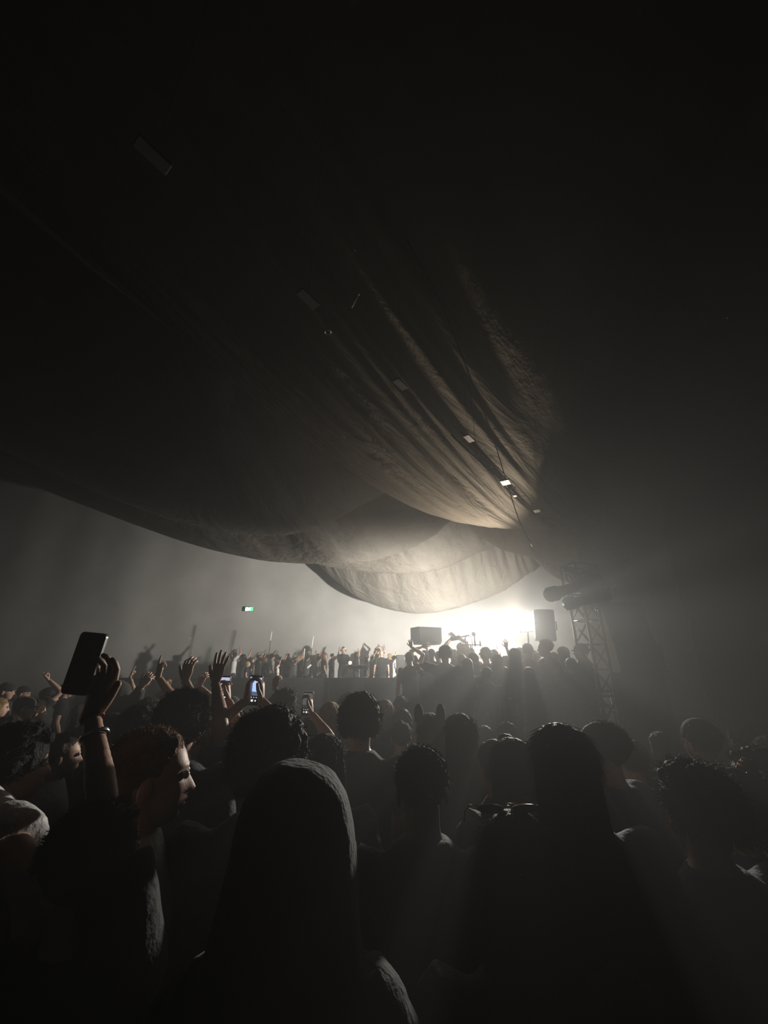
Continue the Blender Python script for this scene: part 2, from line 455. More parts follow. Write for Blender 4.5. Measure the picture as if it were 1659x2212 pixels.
# ------------------------------------------------------------------ stage
WING_Z, RISER_Z = 0.62, 0.92
st = empty('stage_platform', (2.7, 8.9, 0)); tag(st, 'low black stage platform carrying the standing crowd and the lamp', 'stage')
for i in range(5):
    for j in range(4):
        x0 = -1.0 + i * 1.5; y0 = 4.9 + j * 2.02
        q = MB(); q.box((x0 + 0.75 - 2.7, y0 + 1.01 - 8.9, WING_Z - 0.05), (0.745, 1.005, 0.05), None, 0.008); q.build('deck_panel', DECK, st, False)
for a, b in (((-1.0, 4.92), (6.5, 4.92)), ((-0.98, 4.9), (-0.98, 12.9)), ((6.48, 4.9), (6.48, 12.9))):
    q = MB(); n_ = 90; rr = []
    for k in range(n_ + 1):
        p = V(a).lerp(V(b), k / n_); d = (V(b) - V(a)).normalized(); nn_ = V((-d.y, d.x)); p = p + nn_ * 0.015 * math.sin(k * 1.9)
        rr.append([(p.x - 2.7, p.y - 8.9, 0.0), (p.x - 2.7, p.y - 8.9, WING_Z - 0.10)])
    q.quadgrid(rr, False, False); q.build('skirt', SKIRT, st)
ri = empty('rear_riser', (-1.0, 17, 0)); tag(ri, 'wide black riser behind the stage carrying the console and far crowd', 'stage')
for i in range(7):
    for j in range(4):
        q = MB(); q.box((-8 + i * 2 + 1 + 1.0, 13 + j * 1.38 + 0.69 - 17, RISER_Z - 0.05), (0.995, 0.685, 0.05), None, 0.008); q.build('deck_panel', DECK, ri, False)
q = MB(); q.box((0, -4 + 0.03, (RISER_Z - 0.1) / 2), (6.95, 0.02, (RISER_Z - 0.1) / 2)); q.build('skirt', SKIRT, ri, False)

cb = empty('crowd_barrier', (-3.9, 13.2, RISER_Z)); tag(cb, 'long black-clad barrier along the front of the riser before the far crowd', 'barrier')
for k in range(10):
    q = MB(); q.box((-4.95 + k * 1.1, 0, 0.37), (0.545, 0.03, 0.37), None, 0.01); q.build('panel', SKIRT, cb, False)
    q = MB(); q.tube([(-4.95 + k * 1.1 - 0.5, 0.03, 0.02), (-4.95 + k * 1.1 - 0.5, 0.5, 0.02), (-4.95 + k * 1.1 - 0.5, 0.03, 0.7)], 0.018, 6); q.build('foot', BLACK_METAL, cb)

# ------------------------------------------------------------------ the burning lamp, plus an added rear head on its stand
LP = at(1128, 1340, 9.0)
AIM = V((-0.85, -0.52, 0.02)).normalized()
lamp = empty('stage_lamp', (LP.x, LP.y, WING_Z)); tag(lamp, 'blazing round stage lamp on a stand, with an added unseen rear head', 'stage lamp')
h = LP.z - WING_Z
LR = AIM.to_track_quat('-Z', 'Y').to_matrix()      # local -Z looks along the beam
def lpt(x, y, z): return V((0, 0, h)) + LR @ V((x, y, z))
q = MB(); q.tube([lpt(0, 0, 0.42), lpt(0, 0, 0.36), lpt(0, 0, 0.10), lpt(0, 0, 0.03), lpt(0, 0, 0.0)], [0.07, 0.12, 0.15, 0.165, 0.165], 28); q.build('housing', BLACK_METAL, lamp)
q = MB(); q.tube([lpt(0, 0, -0.004), lpt(0, 0, -0.02), lpt(0, 0, -0.03)], [0.155, 0.12, 0.04], 28)
q.build('lens', mat('lamp_lens', (1, 0.95, 0.85), 0.3, var=0, emit=(1.0, 0.86, 0.62), estr=60), lamp)
q = MB(); q.tube([lpt(math.cos(t) * 0.168, math.sin(t) * 0.168, -0.01) for t in [2 * math.pi * k / 28 for k in range(29)]], 0.010, 8, cap=False); q.build('rim', BLACK_METAL, lamp)
q = MB(); q.tube([lpt(-0.19, 0, 0.14), lpt(-0.19, -0.24, 0.14), lpt(0.19, -0.24, 0.14), lpt(0.19, 0, 0.14)], [(0.018, 0.006)] * 4, 8); q.build('yoke', BLACK_METAL, lamp)
q = MB(); q.ball(lpt(0.20, 0, 0.14), 0.022); q.build('knob', BLACK_METAL, lamp)
q = MB(); q.tube([(0, 0, 0.25), lpt(0, -0.24, 0.14)], 0.018, 10); q.build('pole', BLACK_METAL, lamp)
for k in range(3):
    t = 2 * math.pi * k / 3
    q = MB(); q.tube([(0, 0, 0.75), (math.cos(t) * 0.5, math.sin(t) * 0.5, 0.012)], 0.012, 8); q.build('leg', BLACK_METAL, lamp)
RZ = 1.62                                            # height of the added rear head above the deck
RA = V((-0.50, 0.85, 0.18)).normalized(); RR = RA.to_track_quat('-Z', 'Y').to_matrix()
def rpt(x, y, z): return V((0, 0.12, RZ)) + RR @ V((x, y, z))
q = MB(); q.tube([rpt(0, 0, 0.30), rpt(0, 0, 0.26), rpt(0, 0, 0.10), rpt(0, 0, 0.0)], [0.06, 0.11, 0.14, 0.15], 24); q.build('added_rear_housing', BLACK_METAL, lamp)  # added head, hidden behind the stage crowd
q = MB(); q.tube([rpt(0, 0, -0.004), rpt(0, 0, -0.02)], [0.14, 0.08], 24); q.build('added_rear_lens', mat('lamp_lens', (1, 0.95, 0.85)), lamp)
q = MB(); q.tube([rpt(0, -0.15, 0.12), V((0, 0, RZ - 0.22))], 0.012, 8); q.build('added_rear_bracket', BLACK_METAL, lamp)
for nm, front, power, aim, size, flat in LAMP_LIGHTS:
    ld = bpy.data.lights.new(nm, 'SPOT')
    ld.energy = power
    ld.color = (1.0, 0.82, 0.62) if 'spill' in nm else (1.0, 0.95, 0.865)
    ld.spot_size = math.radians(size)
    ld.spot_blend = 1.0
    ld.shadow_soft_size = 0.10
    lo = bpy.data.objects.new(nm, ld); COL.objects.link(lo); lo.parent = lamp
    lo.location = lpt(0, 0, -0.16) if front else rpt(0, 0, -0.16)
    lo.scale = (1, flat, 1)          # beam cones squashed to keep the roof dark: wide sideways, narrow upwards
    lo.rotation_euler = V(aim).to_track_quat('-Z', 'Y').to_euler()

# ------------------------------------------------------------------ loudspeakers, stands and the truss tower
def speaker_box(root, c, hx, hy, hz, rot, chamfer=0.35, grille=True, handle=True, front=-1):
    """cabinet with angled rear corners; front face towards local y*front"""
    c = V(c)
    def P(x, y, z): return c + (rot @ V((x, y * -front, z)))
    q = MB(); rr = []
    prof = [(-hx, -hy), (hx, -hy), (hx, hy * (1 - 2 * chamfer)), (hx * 0.62, hy), (-hx * 0.62, hy), (-hx, hy * (1 - 2 * chamfer))]
    for z, k in ((-hz, 0.97), (-hz + 0.015, 1), (hz - 0.015, 1), (hz, 0.97)):
        rr.append([P(x * k, y * k, z) for x, y in prof])
    q.quadgrid(rr); q.build('cabinet', CABINET, root, False)
    if grille:
        q = MB(); q.box(c + rot @ V((0, (hy + 0.012) * front, 0)), (hx * 0.95, 0.012, hz * 0.95), rot, 0.008); q.build('grille', GRILLE, root, False)
    if handle:
        q = MB(); q.tube([P(hx + 0.004, -0.05, hz * 0.3), P(hx + 0.035, -0.05, hz * 0.25), P(hx + 0.035, -0.05, -hz * 0.25), P(hx + 0.004, -0.05, -hz * 0.3)], 0.011, 8); q.build('handle', BLACK_METAL, root)
def stand(root, top, legs=0.45, pole=0.019):
    q = MB(); q.tube([(0, 0, 0.12), (0, 0, top)], pole, 12); q.build('pole', BLACK_METAL, root)
    q = MB(); q.tube([(0, 0, 0.62), (0, 0, 0.70)], pole + 0.016, 12); q.build('collar', BLACK_METAL, root)
    for k in range(3):
        t = 2 * math.pi * k / 3 + 0.5
        q = MB(); q.tube([(math.cos(t) * 0.03, math.sin(t) * 0.03, 0.66), (math.cos(t) * legs, math.sin(t) * legs, 0.012)], 0.011, 8); q.build('leg', BLACK_METAL, root)
        q = MB(); q.tube([(0, 0, 0.2), (math.cos(t) * legs * 0.5, math.sin(t) * legs * 0.5, 0.34)], 0.007, 6); q.build('brace', BLACK_METAL, root)

# cabinet lying sideways on a pole
c = at(921, 1374, 9.4)
ss = empty('speaker_stand', (c.x, c.y, WING_Z)); tag(ss, 'black tripod stand holding the sideways speaker above the crowd', 'speaker stand')
stand(ss, c.z - WING_Z - 0.21)
q = MB(); q.box((0, 0, c.z - WING_Z - 0.195), (0.10, 0.08, 0.008), None, 0.004); q.build('top_plate', BLACK_METAL, ss, False)
sp = empty('loudspeaker', (c.x, c.y, c.z)); tag(sp, 'wide loudspeaker lying sideways on a pole with pale cut-outs on its side', 'loudspeaker')
R_ = Matrix.Rotation(0.42, 3, 'Z')
q = MB(); rr = []
for x, k in ((-0.31, 0.96), (-0.295, 1), (0.295, 1), (0.31, 0.96)):
    rr.append([R_ @ V((x, y * k, z * k)) for y, z in ((-0.17, -0.12), (-0.10, -0.185), (0.19, -0.185), (0.19, 0.185), (-0.17, 0.185))])
q.quadgrid(rr); q.build('cabinet', CABINET, sp, False)
q = MB(); q.box(R_ @ V((0, -0.183, 0.03)), (0.285, 0.010, 0.145), R_, 0.006); q.build('grille', GRILLE, sp, False)
for z, hh in ((0.10, 0.05), (-0.10, 0.05)):
    q = MB(); q.box(R_ @ V((0.318, 0.03, z)), (0.006, 0.11, hh), R_, 0.004); q.build('side_plate', mat('side_plate', (0.55, 0.54, 0.5), 0.5), sp, False)
for y in (-0.03, 0.05):
    q = MB(); q.box(R_ @ V((0.323, y, 0.0)), (0.006, 0.014, 0.05), R_, 0.004); q.build('handle', BLACK_METAL, sp, False)

# upright cabinet on a pole right of the lamp
c = at(1176, 1351, 7.4)
ss = empty('speaker_stand', (c.x, c.y, WING_Z)); tag(ss, 'black tripod stand under the upright speaker beside the lamp', 'speaker stand')
stand(ss, c.z - WING_Z - 0.27)
sp = empty('loudspeaker', (c.x, c.y, c.z)); tag(sp, 'upright loudspeaker on a pole just right of the blazing lamp', 'loudspeaker')
speaker_box(sp, (0, 0, 0), 0.175, 0.17, 0.265, Matrix.Rotation(-0.25, 3, 'Z') @ Matrix.Rotation(0.05, 3, 'Y'), 0.3, True, True, 1)

# small column speaker near the console
c = at(865, 1437, 11.5)
sp = empty('column_speaker', (c.x, c.y, WING_Z)); tag(sp, 'narrow dark column speaker standing upright near the console', 'loudspeaker')
hgt = at(865, 1415, 11.5).z - WING_Z
q = MB(); q.box((0, 0, hgt / 2), (0.115, 0.13, hgt / 2), None, 0.012); q.build('cabinet', CABINET, sp, False)
q = MB(); q.box((0, 0.137, hgt / 2), (0.10, 0.008, hgt / 2 - 0.03), None, 0.004); q.build('grille', GRILLE, sp, False)

# tall loudspeaker stack right of the tower
def stack(px0, px1, py0, py1, Y, hy, name, label, slant=0.0, zb=None):
    a, b, t = at(px0, py1, Y), at(px1, py1, Y), at(px0, py0, Y)
    if zb is not None: a.z = zb
    w2, hh = (b.x - a.x) / 2, t.z - a.z
    r = empty(name, ((a.x + b.x) / 2, Y, a.z)); tag(r, label, 'loudspeaker')
    q = MB(); rr = []
    for x, k in ((-w2, 0.98), (-w2 + 0.02, 1), (w2 - 0.02, 1), (w2, 0.98)):
        rr.append([(x - (0.0 if z < hh * 0.3 else slant * z / hh), y * k, z) for y, z in ((-hy, 0.0), (hy, 0.0), (hy, hh), (-hy, hh))])
    q.quadgrid(rr); q.build('cabinet', CABINET, r, False)
    q = MB(); q.box((-slant / 2, -hy - 0.012, hh / 2), (w2 * 0.92 - slant / 2, 0.010, hh * 0.44), None, 0.006); q.build('grille', GRILLE, r, False)
    return r
stack(1315, 1422, 1452, 1540, 8.5, 0.45, 'subwoofer', 'bottom bass cabinet of the dim stack right of the truss tower', 0.0, WING_Z)
stack(1315, 1412, 1393, 1452, 8.5, 0.45, 'subwoofer', 'middle bass cabinet of the dim stack right of the truss tower', 0.02)
stack(1302, 1390, 1306, 1393, 8.5, 0.40, 'main_loudspeaker', 'large tilted loudspeaker on top of the stack right of the truss tower', 0.10)

# truss tower
tb = at(1291, 1470, 7.2)
tw = empty('truss_tower', (tb.x, tb.y, WING_Z)); tag(tw, 'square aluminium truss tower with crossed braces right of the speaker', 'truss tower')
tw.rotation_euler = (0, 0, 0.35)
TH = at(1270, 1285, 7.2).z - WING_Z; TW = 0.16
q = MB(); q.box((0, 0, 0.01), (0.35, 0.35, 0.01), None, 0.004); q.build('base_plate', TRUSS, tw, False)
cor = [(-TW, -TW), (TW, -TW), (TW, TW), (-TW, TW)]
for x, y in cor:
    q = MB(); q.tube([(x, y, 0.02), (x, y, TH)], 0.025, 10); q.build('chord', TRUSS, tw)
nb = 6
for k in range(4):
    (x0, y0), (x1, y1) = cor[k], cor[(k + 1) % 4]
    for i in range(nb):
        z0, z1 = 0.1 + (TH - 0.15) * i / nb, 0.1 + (TH - 0.15) * (i + 1) / nb
        q = MB(); q.tube([(x0, y0, z0 + 0.03), (x1, y1, z1 - 0.03)], 0.011, 6); q.build('brace', TRUSS, tw)
        q = MB(); q.tube([(x1, y1, z0 + 0.03), (x0, y0, z1 - 0.03)], 0.011, 6); q.build('brace', TRUSS, tw)
        if i: q = MB(); q.tube([(x0, y0, z0), (x1, y1, z0)], 0.011, 6); q.build('rung', TRUSS, tw)
# square frame on top of the tower carrying the fixtures
tz = at(1270, 1222, 7.2).z - WING_Z
fr = [(-0.22, -0.18), (0.30, -0.18), (0.30, 0.18), (-0.22, 0.18)]
for z in (TH + 0.03, tz):
    for k in range(4):
        (x0, y0), (x1, y1) = fr[k], fr[(k + 1) % 4]
        q = MB(); q.tube([(x0, y0, z), (x1, y1, z)], 0.018, 8); q.build('top_frame', BLACK_METAL, tw)
for x, y in fr:
    q = MB(); q.tube([(x, y, TH), (x, y, tz)], 0.016, 8); q.build('top_post', BLACK_METAL, tw)
for (x0, y0), (x1, y1) in ((fr[0], fr[1]), (fr[2], fr[3]), (fr[1], fr[2])):
    q = MB(); q.tube([(x0, y0, TH + 0.03), (x1, y1, tz)], 0.011, 6); q.build('brace', BLACK_METAL, tw)
for k in range(3):
    q = MB(); q.tube(catmull([V((0.30, -0.1 + 0.1 * k, tz)), V((0.40 + 0.03 * k, -0.1 + 0.1 * k, tz - 0.12)), V((0.46, -0.08 + 0.1 * k, tz - 0.36)), V((0.38, -0.1 + 0.08 * k, TH - 0.1)), V((0.20, -0.1, TH - 0.5)), V((0.17, -0.16, 0.4))], 24), 0.010, 6); q.build('cable', BLACK_METAL, tw)
q = MB(); q.tube([(0.30, -0.18, TH + 0.25), (0.50, -0.18, TH + 0.30), (0.50, -0.18, TH + 0.02), (0.30, -0.18, TH + 0.03)], 0.010, 6); q.build('bracket', BLACK_METAL, tw)

def profile_spot(tail, nose, up, label, s=1.0):
    tail, nose = V(tail), V(nose)
    r = empty('profile_spotlight', tail); tag(r, label, 'spotlight', 'unlit spotlights on the tower')
    d = nose - tail; L = d.length; d.normalize(); sd = d.cross(V((0, 0, 1))).normalized(); u = sd.cross(d)
    P = lambda t, a=0, b=0: d * (t * L) + sd * a + u * b
    q = MB(); q.tube([P(-0.02), P(0.03), P(0.10), P(0.34), P(0.46)], [(0.05 * s, 0.05 * s), (0.12 * s, 0.12 * s), (0.135 * s, 0.14 * s), (0.135 * s, 0.14 * s), (0.10 * s, 0.10 * s)], 16, u); q.build('lamp_housing', BLACK_METAL, r)
    q = MB(); q.tube([P(0.45), P(0.55), P(0.80)], [0.085 * s, 0.078 * s, 0.085 * s], 16); q.build('lens_tube', BLACK_METAL, r)
    q = MB(); q.tube([P(0.80), P(0.84), P(0.97), P(1.0)], [(0.09 * s), (0.105 * s), (0.115 * s), (0.10 * s)], 16); q.build('lens_hood', BLACK_METAL, r)
    q = MB(); q.box(P(0.92), (0.115 * s, 0.115 * s, 0.012), d.to_track_quat('Z', 'Y').to_matrix(), 0.01); q.build('colour_frame', BLACK_METAL, r, False)
    q = MB(); q.tube([P(0.40, 0.15 * s), P(0.36, 0.15 * s, up), P(0.36, -0.15 * s, up), P(0.40, -0.15 * s)], [(0.02, 0.006)] * 4, 8); q.build('yoke', BLACK_METAL, r)
    q = MB(); q.ball(P(0.40, 0.17 * s), 0.03 * s); q.build('knob', BLACK_METAL, r)
    q = MB(); q.ball(P(0.40, -0.17 * s), 0.03 * s); q.build('knob', BLACK_METAL, r)
    q = MB(); q.tube([P(0.36, 0, up), P(0.36, 0, up * 1.35)], 0.022, 8); q.build('clamp', BLACK_METAL, r)
    for t in (0.14, 0.20, 0.26):
        q = MB(); q.tube([P(t + 0.02 * math.sin(k), math.cos(k) * 0.145 * s, math.sin(k) * 0.15 * s) for k in [2 * math.pi * j / 16 for j in range(17)]], 0.006, 5, cap=False); q.build('cooling_fin', BLACK_METAL, r)
    return r
profile_spot(at(1296, 1252, 6.9), at(1184, 1286, 6.5), 0.22, 'upper unlit spotlight on the truss tower, longest and pointing left', 1.05)
profile_spot(at(1311, 1288, 7.0), at(1224, 1304, 6.6), -0.16, 'lower unlit spotlight on the truss tower, tucked under the longer one', 0.95)
sx = at(1217, 1228, 6.8)
r = empty('small_floodlight', sx); tag(r, 'small hooked floodlight hanging at the left end of the tower top', 'spotlight')
q = MB(); q.tube([V((0, 0, 0)), V((0.12, 0.02, -0.02)), V((0.28, 0.06, -0.09))], [0.045, 0.05, 0.035], 12); q.build('housing', BLACK_METAL, r)
q = MB(); q.tube([V((0.02, 0, -0.03)), V((0.06, 0, -0.30))], [(0.02, 0.01)] * 2, 8); q.build('arm', BLACK_METAL, r)
q = MB(); q.tube([V((0.16, 0.02, -0.05)), V((0.22, 0.02, -0.30))], [(0.03, 0.012)] * 2, 8); q.build('arm', BLACK_METAL, r)
q = MB(); q.tube([V((0.28, 0.06, -0.09)), V((0.52, 0.1, -0.04))], 0.03, 10); q.build('clamp', BLACK_METAL, r)

# railing beside the tower
rl = empty('hand_rail', (at(1262, 1450, 7.6).x, 7.6, WING_Z)); tag(rl, 'low metal hand rail beside the foot of the truss tower', 'railing')
for z in (0.95, 0.72):
    q = MB(); q.tube([(-0.25, 0, z), (0.45, 0.1, z)], 0.02, 8); q.build('rail', ALU, rl)
for x, y in ((-0.25, 0), (0.45, 0.1)):
    q = MB(); q.tube([(x, y, 0), (x, y, 0.95)], 0.02, 8); q.build('post', ALU, rl)

# microphone stand with a stereo bar
mb_ = at(1017, 1393, 8.2)
ms = empty('microphone_stand', (mb_.x, mb_.y, WING_Z)); tag(ms, 'microphone stand with a cross bar of small clips above the crowd', 'microphone stand')
hz = mb_.z - WING_Z
stand(ms, hz, 0.35, 0.012)
q = MB(); q.tube([(-0.20, 0, hz), (0.20, 0, hz)], 0.009, 8); q.build('cross_bar', BLACK_METAL, ms)
for x, hh in ((-0.195, 0.05), (-0.10, 0.14), (0.085, 0.17), (0.19, 0.075)):
    q = MB(); q.tube([(x, 0, hz - 0.025), (x, 0, hz + hh)], [0.018, 0.014], 10); q.build('clip', BLACK_METAL, ms)
q = MB(); q.tube(catmull([V((-0.10, 0, hz + 0.14)), V((-0.02, 0.01, hz + 0.18)), V((0.03, 0.01, hz + 0.10)), V((0.03, 0.01, hz - 0.1)), V((0.012, 0.02, hz - 0.5))], 20), 0.006, 6); q.build('cable', BLACK_METAL, ms)
r = empty('shotgun_microphone', (mb_.x, mb_.y, mb_.z)); tag(r, 'long shotgun microphone in a foam windshield pointing left', 'microphone', 'microphones on the stand')
q = MB(); q.tube([(-0.40, 0, 0.10), (-0.38, 0, 0.105), (-0.22, 0, 0.14), (-0.19, 0, 0.147)], [0.02, 0.034, 0.045, 0.03], 14); q.build('windshield', FOAM, r)
q = MB(); q.tube([(-0.20, 0, 0.145), (-0.10, 0, 0.165), (-0.02, 0, 0.18)], 0.013, 10); q.build('barrel', BLACK_METAL, r)
r = empty('stub_microphone', (mb_.x, mb_.y, mb_.z)); tag(r, 'short microphone with a round foam head on the right of the bar', 'microphone', 'microphones on the stand')
q = MB(); q.ball((0.075, 0, 0.205), (0.045, 0.04, 0.04), 14, 10, Matrix.Rotation(0.5, 3, 'Y')); q.build('windshield', FOAM, r)
q = MB(); q.tube([(0.085, 0, 0.17), (0.08, 0, 0.19)], 0.014, 8); q.build('barrel', BLACK_METAL, r)

# disc jockey console
tt = at(765, 1443, 15)
ta = empty('console_table', (tt.x, tt.y, RISER_Z)); tag(ta, 'dark console table with a rail, in front of the disc jockey', 'table')
hT = tt.z - RISER_Z
q = MB(); q.box((0, 0, hT - 0.02), (0.50, 0.32, 0.02), None, 0.006); q.build('table_top', BLACK_METAL, ta, False)
for x in (-0.46, 0.46):
    for y in (-0.28, 0.28):
        q = MB(); q.tube([(x, y, 0), (x, y, hT - 0.04)], 0.02, 8); q.build('leg', ALU, ta)
q = MB(); q.tube([(-0.46, -0.28, hT - 0.30), (0.46, -0.28, hT - 0.30)], 0.014, 8); q.build('rail', ALU, ta)
q = MB(); q.box((0, -0.26, (hT - 0.3) / 2), (0.47, 0.006, (hT - 0.3) / 2 - 0.02)); q.build('front_cloth', SKIRT, ta, False)
for x in (-0.30, 0.28):
    r = empty('record_deck', (tt.x + x, tt.y, tt.z)); tag(r, 'record deck on the left of the console table' if x < 0 else 'record deck on the right of the console table', 'record deck', 'decks on the console')
    q = MB(); q.box((0, 0, 0.045), (0.18, 0.15, 0.045), None, 0.01); q.build('plinth', BLACK_METAL, r, False)
    q = MB(); q.tube([(-0.03, 0, 0.09), (-0.03, 0, 0.105)], 0.12, 24); q.build('platter', SILVER, r)
    q = MB(); q.tube([(0.14, 0.1, 0.12), (0.13, -0.02, 0.12), (0.06, -0.07, 0.11)], 0.008, 6); q.build('tone_arm', SILVER, r)
r = empty('mixer', (tt.x, tt.y, tt.z)); tag(r, 'small mixer between the two record decks', 'mixer')
q = MB(); q.box((0, 0, 0.04), (0.10, 0.14, 0.04), None, 0.01); q.build('case', BLACK_METAL, r, False)
for i in range(3):
    for j in range(3):
        q = MB(); q.tube([(-0.05 + 0.05 * i, -0.06 + 0.06 * j, 0.08), (-0.05 + 0.05 * i, -0.06 + 0.06 * j, 0.10)], 0.01, 8); q.build('knob', SILVER, r)
r = empty('desk_lamp', at(756, 1445, 14.8)); tag(r, 'small glowing round desk lamp on the console', 'lamp')
q = MB(); q.tube([(0, 0, 0), (0, 0, 0.02)], 0.05, 14); q.build('base', BLACK_METAL, r)
q = MB(); q.tube([(0, 0, 0.02), (0, 0, 0.15)], 0.008, 6); q.build('stem', BLACK_METAL, r)
q = MB(); q.ball((0, 0, 0.2), 0.06, 14, 10); q.build('globe', mat('globe', (0.9, 0.85, 0.7), 0.4, var=0, emit=(1, 0.85, 0.6), estr=3), r)
for (x0, y0, x1, y1, Y, l) in ((677, 1374, 673, 1400, 14.5, 'tall thin pale pole high left of the console'), (658, 1401, 654, 1440, 14.2, 'thin pale pole nearest the left end of the console'),
                               (587, 1364, 584, 1384, 15, 'faint pale pole above the far left crowd')):
    a, b = at(x0, y0, Y), at(x1, y1, Y)
    r = empty('flag_pole', (b.x, b.y, RISER_Z)); tag(r, l, 'pole', 'thin poles near the console')
    t_, b2 = a - r.location, b - r.location
    q = MB(); q.tube([(0, 0, 0), b2 * 1.0], 0.010, 8); q.build('lower_pole', BLACK_METAL, r)
    q = MB(); q.tube([b2, t_], 0.018, 8); q.build('upper_pole', mat('pole_white', (0.8, 0.78, 0.72), 0.35, var=0.05), r)
a, b = at(664, 1443, 13.2), at(672, 1436, 13.2)
r = empty('tilted_sign', (a.x, 13.2, 1.66)); tag(r, 'short tilted white strip on a thin post left of the console', 'sign')
q = MB(); q.box((a + b) / 2 - r.location, ((b - a).length / 2, 0.008, 0.022), Matrix.Rotation(-math.atan2(b.z - a.z, b.x - a.x), 3, 'Y'), 0.003); q.build('strip', mat('pole_white', (0.8, 0.78, 0.72), 0.35), r, False)
q = MB(); q.tube([(0, 0, 0), a - r.location], 0.008, 6); q.build('post', BLACK_METAL, r)

# ================================================================== people
# A person is built standing at the origin, facing local +Y, 1.78 m tall, then placed and scaled.
HC = V((0, 0.02, 1.665))            # centre of the head
LOD = {0: dict(vox=0.012, n=16, hu=40, hv=28), 1: dict(vox=0.017, n=12, hu=28, hv=20), 2: dict(vox=0.026, n=10, hu=18, hv=13)}

def ray_ell(d, c, r):
    """distance from the origin along d to the far side of an ellipsoid about c"""
    a = sum((d[i] / r[i]) ** 2 for i in range(3)); b = -2 * sum(d[i] * c[i] / r[i] ** 2 for i in range(3)); k = sum((c[i] / r[i]) ** 2 for i in range(3)) - 1
    q = b * b - 4 * a * k
    return 0 if q < 0 else (-b + math.sqrt(q)) / (2 * a)
def gs(x, s): return math.exp(-(x / s) ** 2)
def head_point(d):
    r1 = ray_ell(d, (0, -0.012, 0.028), (0.077, 0.097, 0.090))
    r2 = ray_ell(d, (0, 0.030, -0.036), (0.058, 0.064, 0.083))
    k = 0.012
    r = max(r1, r2) + k * math.log(1 + math.exp(-abs(r1 - r2) / k)) * 0.5
    p = V(d) * r
    x, z = p.x, p.z
    if p.y > 0.03:
        f = min(1, (p.y - 0.03) / 0.04)
        nz = 0
        if -0.044 < z < 0.024: nz = ((0.024 - z) / 0.056) ** 1.3 if z > -0.032 else max(0, 1 - (-0.032 - z) / 0.012)
        wd = 0.011 + 0.010 * max(0, min(1, (0.02 - z) / 0.05))
        p.y += f * 0.024 * nz * gs(x, wd)
        p.y += f * 0.006 * gs(z - 0.032, 0.010) * gs(abs(x) - 0.025, 0.03)
        p.y -= f * 0.009 * gs(z - 0.010, 0.012) * gs(abs(x) - 0.031, 0.015)
        p.y += f * 0.008 * gs(z + 0.056, 0.006) * gs(x, 0.020) + f * 0.008 * gs(z + 0.070, 0.006) * gs(x, 0.018)
        p.y -= f * 0.005 * gs(z + 0.063, 0.0035) * gs(x, 0.024)
        p.y -= f * 0.004 * gs(z + 0.083, 0.006) * gs(x, 0.02)
        p.y += f * 0.010 * gs(z + 0.102, 0.014) * gs(x, 0.022)
    return p
def head_mesh(mb, nu, nv, tilt=None, eyes=True):
    T = (lambda p: HC + (tilt @ (p - V((0, -0.02, -0.08))) + V((0, -0.02, -0.08)))) if tilt is not None else (lambda p: HC + p)
    b = len(mb.v)
    # denser rows over the face, denser columns at the front
    ths = [math.pi * (i / nv) for i in range(nv + 1)]
    phs = [2 * math.pi * j / nu - 0.55 * math.sin(2 * math.pi * j / nu) for j in range(nu)]
    mb.v.append(tuple(T(head_point((0, 0, -1)))))
    for i in range(1, nv):
        t = -math.pi / 2 + ths[i]
        for ph in phs: mb.v.append(tuple(T(head_point((math.cos(t) * math.sin(ph), math.cos(t) * math.cos(ph), math.sin(t))))))
    mb.v.append(tuple(T(head_point((0, 0, 1)))))
    top = len(mb.v) - 1
    for j in range(nu):
        j2 = (j + 1) % nu
        mb.add_f((b, b + 1 + j, b + 1 + j2))
        for i in range(nv - 2):
            a, d = b + 1 + i * nu + j, b + 1 + i * nu + j2
            mb.add_f((a, a + nu, d + nu, d))
        q = b + 1 + (nv - 2) * nu
        mb.add_f((q + j, top, q + j2))
    for s in (-1, 1):
        mb.ball(T(V((s * 0.078, -0.012, -0.012))), (0.010, 0.020, 0.032), 8, 6, Matrix.Rotation(s * 0.3, 3, 'Z') @ Matrix.Rotation(-0.2, 3, 'X'))
        if eyes:
            mb.cur = 1; mb.ball(T(V((s * 0.031, 0.0835, 0.010))), 0.0115, 10, 8); mb.cur = 0
    return T

